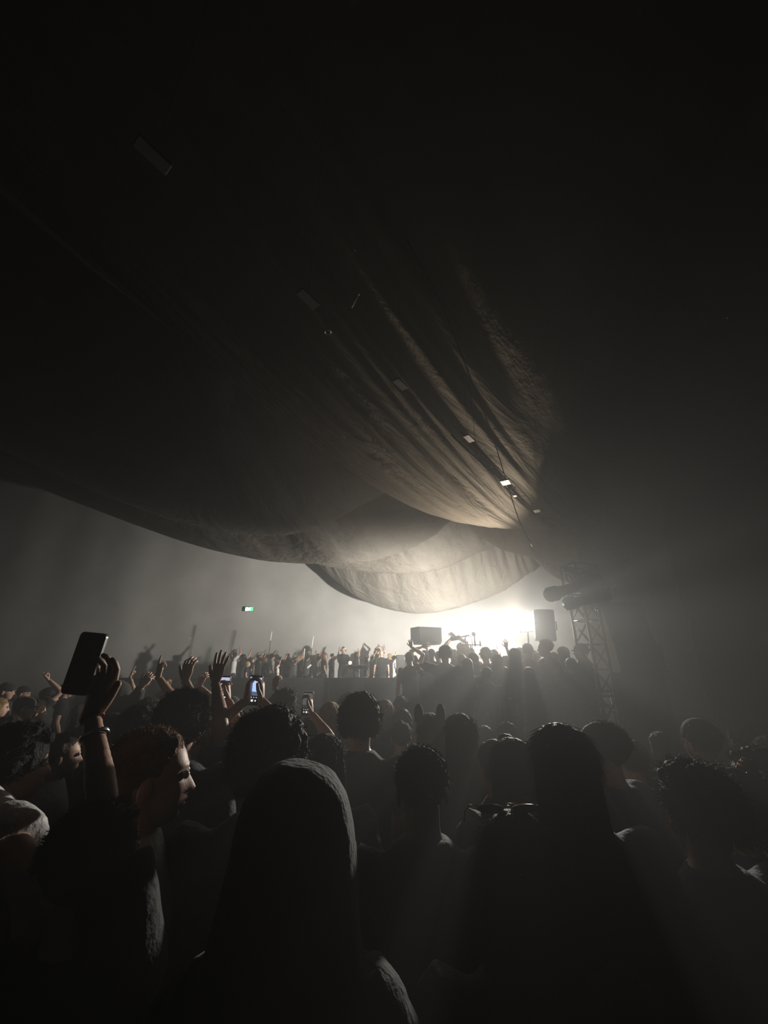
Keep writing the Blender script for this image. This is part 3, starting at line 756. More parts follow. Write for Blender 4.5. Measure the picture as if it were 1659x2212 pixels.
HAND_POSES = {  # curl per joint for index, middle, ring, little; thumb opening; spread
    'open': ((6, 4, 6, 8), 1.0, 0.20), 'relax': ((22, 26, 30, 34), 0.7, 0.05), 'fist': ((80, 82, 84, 84), -0.2, 0.0), 'point': ((4, 78, 82, 84), 0.0, 0.0),
    'peace': ((5, 5, 80, 82), 0.0, 0.25), 'horns': ((5, 80, 80, 6), -0.2, 0.1), 'hold': ((42, 44, 46, 50), 0.6, 0.05), 'cup': ((34, 30, 30, 32), 0.9, 0.12), 'spread': ((10, 5, 6, 12), 1.1, 0.34)}
def hand(mb, W, d, n, right, pose='relax', seg=8, k=1.0):
    W, d, n = V(W), V(d).normalized(), V(n)
    n = (n - d * n.dot(d)); n = n.normalized() if n.length > 1e-4 else d.orthogonal().normalized()
    sd = d.cross(n) * (1 if right else -1)          # towards the thumb
    curl, thumb, spread = HAND_POSES[pose]
    mb.tube([W - d * 0.02 * k, W + d * 0.012 * k, W + d * 0.045 * k, W + d * 0.085 * k, W + d * 0.098 * k], [(0.026 * k, 0.019 * k), (0.028 * k, 0.018 * k), (0.040 * k, 0.017 * k), (0.041 * k, 0.014 * k), (0.034 * k, 0.009 * k)], max(seg, 8), sd)
    for i, (off, L) in enumerate(((0.030, 0.074), (0.010, 0.083), (-0.010, 0.077), (-0.029, 0.060))):
        p = W + d * ((0.086 - abs(off - 0.005) * 0.25) * k) + sd * (off * k)
        dd = (d + sd * (spread * off / 0.03)).normalized(); ax = dd.cross(n).normalized()
        pts = [p - dd * 0.012 * k]; c = math.radians(curl[i]); a = 0
        for fr, w_ in ((0.46, 0.8), (0.30, 1.15), (0.24, 0.9)):
            a += c * w_
            q = dd * math.cos(a) + n * math.sin(a)
            if len(pts) == 1: pts.append(p + dd * 0.004 * k)
            pts.append(pts[-1] + q * (L * fr * k))
        mb.tube(pts, [0.0088 * k, 0.0092 * k, 0.0085 * k, 0.0078 * k, 0.0052 * k], seg)
    p = W + d * (0.022 * k) + sd * (0.026 * k)
    t1 = (d * 0.75 + sd * (0.75 * max(thumb, 0.15)) + n * (0.25 if thumb > 0.3 else 0.7)).normalized()
    t2 = (d * 0.95 + sd * (0.45 * thumb) + n * (0.1 if thumb > 0.3 else 0.5)).normalized()
    mb.tube([p - t1 * 0.012 * k, p + t1 * 0.02 * k, p + t1 * 0.046 * k, p + t1 * 0.046 * k + t2 * 0.03 * k, p + t1 * 0.046 * k + t2 * 0.036 * k], [0.014 * k, 0.0135 * k, 0.011 * k, 0.0085 * k, 0.005 * k], seg)

def ik(S, W, pole, l1=0.29, l2=0.265):
    S, W = V(S), V(W); d = W - S; L = d.length
    mx = (l1 + l2) * 0.992
    if L > mx: W = S + d * (mx / L); d = W - S; L = mx
    if L < 0.12: L = 0.12
    d.normalize()
    a = (l1 * l1 - l2 * l2 + L * L) / (2 * L); h = math.sqrt(max(0, l1 * l1 - a * a))
    pole = V(pole); pole = pole - d * pole.dot(d)
    pole = pole.normalized() if pole.length > 1e-4 else d.orthogonal().normalized()
    return S + d * a + pole * h, W

def strands(mb, c, r, count, length, width, flow, rand=0.5, zmin=-0.4, curl=0.0, back_only=False, T=None):
    """tapered locks rooted over an ellipsoid; flow(p, n) gives their direction"""
    c = V(c)
    for _ in range(count):
        while True:
            n = V((random.gauss(0, 1), random.gauss(0, 1), random.gauss(0, 1))).normalized()
            if n.z > zmin and not (n.y > 0.25 and n.z < 0.55): break
        p = V((c.x + n.x * r[0], c.y + n.y * r[1], c.z + n.z * r[2]))
        d = (flow(n) + V((random.gauss(0, rand), random.gauss(0, rand), random.gauss(0, rand)))).normalized()
        L = length * random.uniform(0.6, 1.3); w_ = width * random.uniform(0.6, 1.2)
        sdv = d.cross(n); sdv = sdv.normalized() if sdv.length > 1e-3 else d.orthogonal().normalized()
        pts = [p - n * 0.006]
        ph = random.random() * 6.3
        for k in range(1, 4):
            bend = V((math.cos(ph + k * 2.1), math.sin(ph + k * 2.1), 0.4 * math.cos(ph * 2 + k))) * curl
            pts.append(pts[-1] + (d + bend + V((0, 0, -0.12 * k))).normalized() * (L / 3))
        b = len(mb.v)
        for k, q in enumerate(pts):
            ww = w_ * (1, 0.9, 0.65, 0.12)[k]
            e = [q + sdv * ww, q - sdv * ww, q + n * ww * 0.9]
            mb.v.extend([tuple(T(x) if T else x) for x in e])
        for k in range(3):
            for j in range(3):
                a, d2 = b + k * 3 + j, b + k * 3 + (j + 1) % 3
                mb.add_f((a, d2, d2 + 3, a + 3))

def lay_down(m):
    t = V((m.x * 0.25, -0.35, -1.0)); t = t - m * t.dot(m)
    return (t.normalized() if t.length > 1e-3 else V((0, -1, 0))) + m * 0.07

def person(px, top, Y, label, hair='short', hc='brown', yaw=0.0, floor=0.0, shirt='black', sleeve='short', pants=None, skin=0, lod=1, arms=None, group=None,
           tilt=None, hat=None, hood=False, lean=0.0, height=None, wr=None, broad=1.0, face=False, bulk=1.0, slim=1.0):
    """stand a person so that the crown shows at (px, top) at depth Y.
    arms: {'R'|'L': dict(to=(px, py, Y) or loc=(x, y, z), pose=, pole=, palm=, dir=)}"""
    P = at(px, top, Y)
    hh = P.z - floor
    hair_top = {'curly': 0.055, 'messy': 0.04, 'short': 0.012, 'long': 0.016, 'bald': 0.0, 'bun': 0.02, 'bob': 0.02}.get(hair, 0.015)
    if hood: hair_top = 0.05
    if hat: hair_top = 0.03
    s = hh / (1.785 + hair_top)
    Rz = Matrix.Rotation(yaw, 3, 'Z')
    base = V((P.x, P.y, floor)) - Rz @ V((0, HC.y * s, 0))
    root = empty('person', base, yaw, s)
    tag(root, label, 'person', group)
    L = LOD[lod]; n = L['n']; vox = L['vox']
    def loc(q): return (Rz.transposed() @ (V(q) - base)) / s
    # ---- arms
    arm = {}
    for sd, sx in (('R', 1), ('L', -1)):
        spec = (arms or {}).get(sd)
        S = V((sx * 0.185 * broad, -0.01, 1.460))
        if spec is None:
            S2 = S; E, W = ik(S, V((sx * 0.25 * broad, 0.08, 0.93)), (sx * 0.3, -1, 0)); spec = dict(pose='relax')
        else:
            T = loc(at(*spec['to'])) if 'to' in spec else V(spec['loc'])
            up = max(0, min(1, (T.z - 1.35) / 0.5))
            S2 = S + V((-sx * 0.025 * up, 0.0, 0.055 * up))
            E, W = ik(S2, T, spec.get('pole', (sx * 1.0, 0.3, -0.6)))
        arm[sd] = (S2, E, W, spec)
    # ---- body: one continuous skin
    b = MB()
    tor = [(0.90, .150, .105, 0), (1.0, .160, .115, 0), (1.12, .140, .10, 0), (1.25, .155, .11, 0), (1.36, .170, .115, -.005), (1.43, .160, .10, -.012), (1.495, .105, .078, -.015), (1.545, .062, .060, -.010)]
    b.rings([(0, y, z, a * broad * bulk, d * bulk) for z, a, d, y in tor], n)
    b.tube([(0, -0.015, 1.46), (0, -0.005, 1.55), (0, 0.012, 1.64)], [0.060, 0.056, 0.060], n)
    ex = MB()
    for sd in 'RL':
        S2, E, W, spec = arm[sd]; sx = 1 if sd == 'R' else -1
        b.tube([V((sx * 0.09, -0.01, 1.40)), S2, S2.lerp(E, .3), S2.lerp(E, .75), E, E.lerp(W, .3), E.lerp(W, .75), W], [.06, .056 * slim, .052 * slim, .043 * slim, .041 * slim, .043 * slim, .032 * slim, .027 * slim], n)
        b.ball(S2, 0.058, n, 8); b.ball(E, 0.042 * slim, 8, 6)
        fd = spec.get('dir'); fd = V(fd) if fd else (W - E).normalized()
        if 'wdir' in spec: fd = Rz.transposed() @ V(spec['wdir'])
        palm = spec.get('palm', (0, 1, 0.1))
        if 'wpalm' in spec: palm = Rz.transposed() @ V(spec['wpalm'])
        if lod < 2 or spec['pose'] != 'relax' or 'to' in spec:
            hand(ex, W, fd, palm, sd == 'R', spec['pose'], {0: 10, 1: 8, 2: 6}[lod], spec.get('k', 1.0))
        else: ex.ball(W + fd * 0.08, (0.035, 0.03, 0.06), 8, 6)
    for sx in (-1, 1):
        b.tube([(sx * 0.085, 0, 0.97), (sx * 0.095, 0.005, 0.72), (sx * 0.10, 0.015, 0.50), (sx * 0.105, -0.005, 0.34), (sx * 0.11, -0.015, 0.09)], [.085, .078, .056, .052, .038], n)
        b.ball((sx * 0.115, 0.05, 0.045), (0.042, 0.12, 0.04), 10, 8)
    TT = head_mesh(ex, 96 if face else L['hu'], 72 if face else L['hv'], tilt, eyes=(lod < 2))
    remesh('body', b, None, root, vox, 3, ex, mats=[SKIN[skin], EYE])
    # ---- trousers and shoes
    tr = MB()
    pm = CLOTH[pants] if pants else DENIM
    tr.rings([(0, 0, z, a * bulk, d * bulk) for z, a, d in ((0.80, .15, .11), (0.90, .172, .128), (1.0, .172, .128), (1.06, .160, .118))], n)
    for sx in (-1, 1): tr.tube([(sx * 0.085, 0, 0.95), (sx * 0.095, 0.005, 0.72), (sx * 0.10, 0.012, 0.48), (sx * 0.108, -0.01, 0.11)], [.102, .095, .075, .062], n)
    remesh('trousers', tr, pm, root, max(vox, 0.02), 2)
    for sx in (-1, 1):
        q = MB(); q.rings([(sx * 0.115, 0.05, z, a, d) for z, a, d in ((0.0, .048, .135), (0.03, .052, .14), (0.06, .046, .12), (0.10, .045, .06))], 12, 2.4); q.build('shoe', SHOE, root)
    # ---- top
    t = MB(); g = 0.016 + (0.012 if sleeve == 'jacket' else 0)
    t.rings([(0, y, z, a * broad * bulk + g, d * bulk + g) for z, a, d, y in [(0.88, .160, .115, 0)] + tor[1:6]] + [(0, -.014, 1.497, .125 * broad + g * .5, .096), (0, -.013, 1.545, .080, .078)], n)
    for sd in 'RL':
        S2, E, W, spec = arm[sd]; sx = 1 if sd == 'R' else -1
        if sleeve == 'none': t.tube([V((sx * 0.08, -0.01, 1.38)), V((sx * 0.13, -0.01, 1.46))], [.07, .04], n); continue
        base_ = V((sx * 0.08, -0.01, 1.40)); t.ball(S2 - V((0, 0, 0.012)), 0.069 + g * .3, n, 8)
        if sleeve == 'short': t.tube([base_, S2, S2.lerp(E, .35), S2.lerp(E, .62)], [.080, .072 + g * .3, .070 + g * .3, .074 + g * .4], n)
        else: t.tube([base_, S2, S2.lerp(E, .5), E, E.lerp(W, .5), E.lerp(W, .92)], [.082 + g * .3, .076 + g * .4, .070 + g * .4, .062 + g * .3, .054 + g * .3, .046 + g * .3], n)
    if hood:
        t.rings([(0, y, z, a, d) for z, a, d, y in ((1.40, .17, .12, -.03), (1.48, .155, .12, -.03), (1.56, .14, .125, -.02), (1.64, .132, .135, -.01), (1.72, .122, .130, -.012), (1.78, .104, .112, -.018), (1.82, .074, .080, -.024), (1.838, .035, .045, -.028))], n)
    elif sleeve == 'jacket' or sleeve == 'long':
        t.tube([V((math.cos(a) * 0.085, math.sin(a) * 0.08 - 0.015, 1.505 + (0.015 if math.sin(a) < 0 else -0.01))) for a in [2 * math.pi * j / 16 for j in range(17)]], 0.016, 8, cap=False)
    remesh('hoodie' if hood else ('jacket' if sleeve == 'jacket' else 'shirt'), t, CLOTH[shirt], root, vox, 3, wrinkle=(0.006 if wr is None else wr) if lod < 2 else 0)
    # ---- hair or headgear
    HM = HAIR[hc]
    hx = MB(); hb = MB()
    C = HC + V((0, -0.028, 0.040))
    ns = {0: 2600, 1: 700, 2: 0}[lod]
    rot_T = (lambda p: TT(V(p) - HC)) if tilt is not None else None
    if not hood and hair != 'bald':
        cap_r = (.084, .103, .090)
        if hair == 'short':
            hb.ball(C, cap_r, 20, 14); hb.ball(C + V((0, 0.034, 0.040)), (.064, .062, .046), 14, 10)
            if lod < 2:
                for k in range(60 if lod else 120):
                    a = V((random.gauss(0, 1), random.gauss(0, .8) - .1, abs(random.gauss(0, 1)))).normalized()
                    if a.y > 0.25 and a.z < 0.62: continue
                    hb.ball(C + V((a.x * .078, a.y * .096, a.z * .084)), random.uniform(.010, .018), 6, 5)
            strands(hx, C, (.086, .105, .092), ns, 0.022, 0.0016, lambda m: m * 0.7 + V((0, -0.2, 0.15)), 0.5, -0.15, 0.3)
        elif hair in ('curly', 'messy'):
            e = 0.028 if hair == 'curly' else 0.018
            hb.ball(C + V((0, 0, 0.006)), (cap_r[0] + e * .7, cap_r[1] + e * .5, cap_r[2] + e * .6), 20, 14)
            for k in range(150 if lod == 0 else 80):
                a = V((random.gauss(0, 1), random.gauss(-.25, 1), random.gauss(.35, 1))).normalized()
                if a.y > 0.25 and a.z < 0.55: continue
                if a.z < -0.75: continue
                hb.ball(C + V((a.x * (cap_r[0] + e), a.y * (cap_r[1] + e), a.z * (cap_r[2] + e))), random.uniform(.014, .026), 6, 5)
            strands(hx, C, (cap_r[0] + e, cap_r[1] + e, cap_r[2] + e), ns, 0.05 if hair == 'curly' else 0.06, 0.0018, lambda m: m + V((0, -0.1, 0.0)), 0.7, -0.6, 0.9)
        elif hair in ('long', 'bob', 'bun'):
            hb.ball(C + V((0, 0, 0.002)), (.089, .106, .092), 20, 14)
            hb.ball(C + V((0, 0.03, 0.03)), (.074, .068, .056), 14, 10)
            dz = {'long': ((.02, .088, .088, -.022), (-.06, .093, .082, -.032), (-.15, .096, .066, -.050), (-.25, .092, .046, -.080), (-.34, .066, .028, -.098)),
                  'bob': ((.02, .092, .090, -.022), (-.05, .102, .086, -.028), (-.11, .104, .078, -.034), (-.15, .088, .060, -.036)), 'bun': ()}[hair]
            if dz: hb.rings([(0, HC.y + y, HC.z + z, a, d) for z, a, d, y in reversed(dz)], n)
            if hair == 'bun': hb.ball(C + V((0, -0.075, 0.085)), .046, 12, 8)
            strands(hx, C, (.090, .107, .093), ns // 2, 0.07, 0.0018, lay_down, 0.10, -0.3, 0.10)
            if dz and ns:
                for k in range(ns // 2):
                    i = random.random() * (len(dz) - 1); a0, a1 = dz[int(i)], dz[int(i) + 1]; f = i - int(i)
                    z, aa, dd, yy = [a0[j] + (a1[j] - a0[j]) * f for j in range(4)]
                    t_ = random.uniform(math.pi * 0.95, math.pi * 2.05); p = V((math.cos(t_) * aa, HC.y + yy + math.sin(t_) * dd, HC.z + z)); m = V((math.cos(t_), math.sin(t_), 0))
                    dn = V((random.gauss(0, .06), random.gauss(0, .06), -1)) + m * random.uniform(-0.05, 0.08)
                    sv = m.cross(dn).normalized(); bq = len(hx.v)
                    for kk in range(3):
                        q = p + dn * (0.06 * kk); ww = 0.0018 * (1, .8, .15)[kk]
                        hx.v.extend([tuple(q + sv * ww), tuple(q - sv * ww), tuple(q + m * ww)])
                    for kk in range(2):
                        for j in range(3): hx.add_f((bq + kk * 3 + j, bq + kk * 3 + (j + 1) % 3, bq + kk * 3 + 3 + (j + 1) % 3, bq + kk * 3 + 3 + j))
        if rot_T:
            hb.v = [tuple(rot_T(p)) for p in hb.v]; hx.v = [tuple(rot_T(p)) for p in hx.v]
        remesh('hair', hb, HM, root, {0: 0.0065, 1: 0.010, 2: 0.018}[lod], 2 if lod else 1, hx, wrinkle={0: 0.005, 1: 0.006, 2: 0}[lod], wscale=38)
    if hat:
        hm = CLOTH[hat[1]]
        def cap_mesh(kind):
            q = MB(); c0 = HC + V((0, -0.018, 0.042)); r0 = (.092, .112, .094)
            rr = []
            for i in range(9):
                t_ = (i / 8) * math.pi / 2 * 0.96 - (0.12 if kind == 'beanie' else 0)
                rr.append([c0 + V((r0[0] * math.cos(t_) * math.cos(2 * math.pi * j / 24), r0[1] * math.cos(t_) * math.sin(2 * math.pi * j / 24), r0[2] * math.sin(t_) * (1.1 if kind == 'beanie' else 1))) for j in range(24)])
            q.quadgrid(rr)
            return q, c0
        q, c0 = cap_mesh(hat[0])
        if rot_T: q.v = [tuple(rot_T(p)) for p in q.v]
        ho = q.build('beanie' if hat[0] == 'beanie' else ('eared_hat' if hat[0] == 'ears' else 'cap'), hm, root)
        if hat[0] == 'cap':
            q = MB(); rr = []
            for i in range(7):
                f = i / 6; rr.append([c0 + V((0.088 * math.cos(math.pi * (0.12 + 0.76 * j / 12)) * (1 - 0.15 * f), 0.085 + 0.075 * f * math.sin(math.pi * (0.12 + 0.76 * j / 12)), 0.002 - 0.02 * f - 0.008 * abs(math.cos(math.pi * j / 12)))) for j in range(13)])
            q.quadgrid(rr, False, False)
            rr2 = [[p + V((0, 0, 0.005)) for p in r_] for r_ in rr]; q.quadgrid(rr2, False, False)
            if rot_T: q.v = [tuple(rot_T(p)) for p in q.v]
            o = q.build('brim', hm, root); o.parent = ho
        if hat[0] == 'ears':
            for sx in (-1, 1):
                q = MB(); q.rings([(sx * (0.076 + k * 0.001), -0.01, HC.z + 0.095 + z, a, d) for k, (z, a, d) in enumerate(((-.02, .032, .022), (.03, .034, .02), (.065, .030, .018), (.09, .018, .012), (.10, .006, .005)))], 12); o = q.build('ear', hm, root); o.parent = ho
    return root, loc, arm

def bracelet(c, axis, r, thick, m, name, label, cat):
    c = V(c); ax = V(axis).normalized(); a = ax.orthogonal().normalized(); b = ax.cross(a)
    q = MB(); q.tube([c + a * (r * math.cos(2 * math.pi * k / 24)) + b * (r * math.sin(2 * math.pi * k / 24)) for k in range(25)], thick, 8, cap=False)
    o = q.build(name, m); tag(o, label, cat); return o

SCREEN_MATS = {}
def phone(c, up, normal, label, screen=None, s=1.0, group=None):
    """phone about c, long axis up, screen facing normal"""
    c, up, nn = V(c), V(up).normalized(), V(normal)
    nn = (nn - up * nn.dot(up)).normalized(); sx = up.cross(nn)
    M = Matrix((sx, up, nn)).transposed()
    r = empty('phone', c); tag(r, label, 'phone', group)
    def slab(w_, h_, z0, z1, rc, k=6):
        out = []
        for z in (z0, z1):
            ring = []
            for cx, cy, a0 in ((w_ - rc, h_ - rc, 0), (-w_ + rc, h_ - rc, 90), (-w_ + rc, -h_ + rc, 180), (w_ - rc, -h_ + rc, 270)):
                for i in range(k + 1):
                    a = math.radians(a0 + 90 * i / k); ring.append(M @ V((cx + rc * math.cos(a), cy + rc * math.sin(a), z)))
            out.append(ring)
        return out
    q = MB(); q.quadgrid(slab(.0375 * s, .0775 * s, -.0042, .0042, .011 * s)); q.build('frame', SILVER, r, False)
    q = MB(); q.quadgrid(slab(.0362 * s, .0762 * s, .0042, .0050, .010 * s)); q.build('front_glass', mat('phone_glass', (0.006, 0.006, 0.007), 0.12, var=0), r, False)
    q = MB(); q.quadgrid(slab(.0365 * s, .0765 * s, -.0062, -.0042, .0105 * s)); q.build('case', CLOTH['black'], r, False)
    q = MB(); q.box(M @ V((.018 * s, .055 * s, -.008)), (.014 * s, .014 * s, .002), M, .001); q.build('camera_bump', BLACK_METAL, r, False)
    if screen:
        top, bot, e = screen
        q = MB(); q.quadgrid(slab(.0335 * s, .047 * s, .0050, .0054, .002 * s)); q.v = [tuple(V(p) + up * (.020 * s)) for p in q.v]
        o = q.build('screen', mat('screen_' + str(e), (0, 0, 0), 0.3, var=0, emit=top, estr=e), r, False)
        q = MB(); q.quadgrid(slab(.0335 * s, .010 * s, .0054, .0057, .002 * s)); q.v = [tuple(V(p) - up * (.017 * s)) for p in q.v]
        p2 = q.build('screen_foreground', mat('screen_dark_' + str(e), (0.02, 0.02, 0.02), 0.3, var=0, emit=bot, estr=e), r, False); p2.parent = o
        for k in range(3):
            q = MB(); cc = M @ V(((-.018 + .018 * k) * s, -.052 * s, .0052)); q.tube([cc, cc + M @ V((0, 0, .0006))], (.0065 if k == 1 else .0042) * s, 14); q.build('button', mat('screen_button', (.8, .8, .8), .4, var=0, emit=(.9, .95, 1), estr=0.9), r, False)
        for k in range(4):
            q = MB(); cc = M @ V(((-.020 + .0135 * k) * s, -.036 * s, .0052)); q.tube([cc, cc + M @ V((0, 0, .0006))], .0025 * s, 10); q.build('button', mat('screen_button', (.8, .8, .8), .4), r, False)
    return r

# ------------------------------------------------------------------ nearest people
FLOOR_G = 'people on the floor'
A = lambda **k: k
# hooded figure straight ahead, bare right forearm raised beside the body
hooded, _, harm = person(655, 1640, 0.98, 'hooded person in black straight ahead, nearest to the camera in the middle', hood=True, hc='black', shirt='black', sleeve='short', lod=0, group=FLOOR_G, broad=0.82, wr=0.006,
       arms={'R': A(loc=(0.20, 0.16, 0.98), pose='relax', pole=(1, -0.6, 0)), 'L': A(loc=(-0.16, 0.28, 1.02), pose='relax')})
person(592, 1522, 1.50, 'person with tousled curly brown hair and a grey t-shirt behind the black hood', hair='curly', hc='brown', shirt='grey', lod=0, group=FLOOR_G, broad=1.18, bulk=1.08, yaw=0.05)
person(706, 1578, 2.02, 'person with chin-length brown bob just right of the tousled curly head', hair='bob', hc='brown', shirt='black', lod=0, group=FLOOR_G, yaw=-0.1)
person(781, 1494, 2.55, 'tall person with high curly dark hair and bare neck, black top', hair='curly', hc='brown', shirt='black', lod=0, group=FLOOR_G, yaw=-0.1, broad=1.05)
person(907, 1611, 1.55, 'person with short cropped black curls in the centre, ears showing', hair='short', hc='black', shirt='black', skin=2, lod=0, group=FLOOR_G, yaw=0.05)
person(927, 1534, 2.97, 'long-haired person wearing a dark hat with two upright round ears', hair='long', hc='brown', shirt='black', hat=('ears', 'black'), lod=0, group=FLOOR_G)
person(991, 1538, 2.57, 'person with long wavy brown hair right of the eared hat', hair='long', hc='brown', shirt='charcoal', lod=0, group=FLOOR_G)
person(1062, 1592, 2.18, 'person with ginger hair in a loose bun catching orange light', hair='bun', hc='ginger', shirt='black', lod=0, group=FLOOR_G, yaw=0.5)
person(1100, 1589, 1.80, 'person with smooth dark long hair left of the broad flat-topped head', hair='long', hc='black', shirt='black', lod=0, group=FLOOR_G)
person(1092, 1558, 3.25, 'person with short brown hair partly hidden behind the ginger bun', hair='short', hc='brown', shirt='charcoal', lod=1, group=FLOOR_G)
person(1196, 1557, 1.42, 'tall person with thick straight black long hair, flat on top, right of centre', hair='long', hc='black', shirt='black', sleeve='jacket', lod=0, group=FLOOR_G, broad=1.05, yaw=0.1)
person(1288, 1551, 2.11, 'person with a dark cap and sloping shoulders right of the flat-topped head', hair='short', hc='black', shirt='charcoal', sleeve='jacket', hat=('cap', 'black'), lod=0, group=FLOOR_G, broad=1.05, yaw=0.7)
sg, sgl, _ = person(1108, 1742, 1.08, 'short person with black hair and sunglasses pushed up on the head', hair='long', hc='black', shirt='black', lod=0, group=FLOOR_G)
person(1472, 1640, 1.46, 'broad dark-haired person at the right, front of two merging heads', hair='messy', hc='black', shirt='charcoal', sleeve='jacket', lod=0, group=FLOOR_G, broad=1.1, yaw=0.2, bulk=1.1)
person(1546, 1650, 1.75, 'dark curly-haired person at the right, behind the broad figure', hair='curly', hc='black', shirt='black', lod=0, group=FLOOR_G, yaw=0.3)
spark, spl, _ = person(1498, 1548, 2.6, 'person in a dark sparkling beanie at the right in the haze', hair='short', hc='black', shirt='black', hat=('beanie', 'navy'), lod=1, group=FLOOR_G, yaw=0.2)
edge, edl, edarm = person(1612, 1612, 2.0, 'person at the right edge raising a hand with a white wristband', hair='messy', hc='black', shirt='black', lod=0, group=FLOOR_G, yaw=0.6,
       arms={'R': A(to=(1628, 1672, 1.72), pose='fist', pole=(1, 0, -1))})
person(1355, 1596, 2.56, 'dim person in the gap right of the dark cap', hair='short', hc='black', shirt='black', lod=1, group=FLOOR_G)
person(1420, 1578, 3.3, 'faint person behind the right-hand crowd, long hair', hair='long', hc='black', shirt='charcoal', lod=1, group=FLOOR_G)
person(1590, 1560, 3.2, 'faint tall person near the right edge behind the others', hair='short', hc='black', shirt='black', lod=1, group=FLOOR_G)
person(1650, 1585, 2.7, 'dim person cut off by the right edge, bob haircut', hair='bob', hc='black', shirt='black', lod=1, group=FLOOR_G)

# man in profile at the left
prof, _, _ = person(352, 1572, 1.36, 'man in profile facing right, lit forehead and nose, light t-shirt', hair='short', hc='ginger', shirt='white', lod=0, group=FLOOR_G, yaw=-1.15, face=True, wr=0.01)
person(278, 1642, 1.60, 'smooth dark-haired person left of the man in profile, one fist raised', hair='bob', hc='black', shirt='black', lod=0, group=FLOOR_G, yaw=-0.2, slim=0.85,
       arms={'L': A(to=(241, 1694, 1.42), pose='fist', pole=(-0.3, -0.4, -1), wpalm=(-0.9, 0.3, 0), wdir=(-0.08, 0, 1))})
person(410, 1488, 2.12, 'person with full black hair and black jacket behind the man in profile', hair='messy', hc='black', shirt='black', sleeve='jacket', lod=0, group=FLOOR_G, broad=1.05)
person(70, 1556, 1.85, 'person with a big dark mop of curls at the left', hair='curly', hc='black', shirt='black', lod=0, group=FLOOR_G, yaw=-0.9, skin=1)
# white t-shirt at the left edge, head outside the frame, forearm bent up
person(-72, 1425, 1.30, 'person in a white t-shirt cut off by the left edge', hair='short', hc='brown', shirt='white', lod=0, group=FLOOR_G, yaw=-0.25, wr=0.014, broad=1.12,
       arms={'R': A(loc=(0.52, 0.05, 1.12), pose='relax', pole=(1, -0.2, 0.3))})
# person holding the big phone overhead
PH_UP = at(203, 1376, 1.12) - at(163, 1493, 1.12)
ph_c = at(184, 1432, 1.12)
holder, hl, harm2 = person(240, 1722, 1.08, 'short dark-haired person holding a big dark phone overhead with one bare arm', hair='short', hc='black', shirt='black', lod=0, group=FLOOR_G, yaw=-0.1, skin=1, slim=0.8, broad=0.9,
       arms={'R': A(to=(197, 1540, 1.15), pose='relax', pole=(0.6, -0.4, -0.6), wdir=(PH_UP.normalized() + V((0.12, 0, 0))), wpalm=(-0.25, -1, 0.1), k=1.05),
             'L': A(loc=(-0.24, 0.2, 0.95), pose='relax')})
phone(ph_c, PH_UP, (-0.05, -1, 0.02), 'big dark phone held up at the left, screen black', s=1.0)
W_ = harm2['R'][2]; E_ = harm2['R'][1]
def toworld(root, p): return V(root.location) + Matrix.Rotation(root.rotation_euler.z, 3, 'Z') @ (V(p) * root.scale[0])
wq, eq = toworld(holder, W_), toworld(holder, E_)
bracelet(wq.lerp(eq, 0.06), wq - eq, 0.023, 0.005, mat('bead_red', (0.10, 0.02, 0.03), 0.25), 'bead_bracelet', 'dark red bead bracelet on the raised wrist below the big phone', 'bracelet')
bracelet(wq.lerp(eq, 0.26), wq - eq, 0.026, 0.007, SILVER, 'metal_bracelet', 'chunky silver bracelet on the raised forearm below the red beads', 'bracelet')
# ------------------------------------------------------------------ left half of the floor crowd
LG = 'people on the floor, left half'
P_ = person
P_(22, 1472, 6.6, 'smiling person in a dark cap at the far left, face lit from the right', 'short', 'black', -1.3, lod=1, group=LG, hat=('cap', 'black'), shirt='charcoal')
P_(57, 1480, 7.6, 'person in glasses and a dark beanie at the far left, second face from the edge', 'short', 'black', -1.25, lod=1, group=LG, hat=('beanie', 'black'))
P_(64, 1502, 4.9, 'person in a flat cap below the two lit faces at the far left', 'short', 'brown', -1.2, lod=1, group=LG, hat=('cap', 'charcoal'), shirt='olive')
P_(6, 1506, 5.4, 'blond long-haired person at the left edge', 'long', 'blond', -0.8, lod=1, group=LG, shirt='navy')
P_(114, 1482, 6.0, 'person with a raised fist just left of the big phone', 'short', 'black', -1.2, lod=1, group=LG, hat=('cap', 'navy'), arms={'R': A(to=(105, 1468, 5.9), pose='point', pole=(0.2, 1, -1))})
P_(88, 1512, 5.4, 'dim person below the raised fist at the far left', 'messy', 'brown', -0.8, lod=1, group=LG)
P_(150, 1475, 7.5, 'dim person behind the big phone', 'short', 'black', -0.9, lod=1, group=LG)
P_(214, 1502, 5.2, 'person half hidden by the big phone hand, dark hair', 'short', 'black', -0.8, lod=1, group=LG, arms={'R': A(to=(224, 1462, 5.2), pose='peace', pole=(0.2, 0.5, -1), palm=(1, 0.4, 0), wdir=(0.25, 0, 1))})
P_(236, 1492, 4.88, 'blond person right of the big phone hand', 'long', 'blond', -0.5, lod=1, group=LG, shirt='charcoal')
P_(269, 1470, 4.5, 'person in a dark hood, face lit, hands clasped in front', hood=True, hc='black', yaw=-0.9, lod=1, group=LG, sleeve='long', arms={'R': A(to=(306, 1482, 4.1), pose='hold', pole=(0.3, 0.2, -1), wpalm=(0, 0.6, 0.4), wdir=(0.5, 0, 0.8)), 'L': A(to=(318, 1480, 4.3), pose='cup', pole=(-0.2, 0.3, -1), wdir=(0.3, 0, 0.9))})
P_(284, 1474, 7.0, 'faint person behind the dark hood raising a thin hand', 'short', 'brown', -0.9, lod=2, group=LG, arms={'R': A(to=(281, 1462, 6.8), pose='peace', wdir=(0.3, 0, 1))})
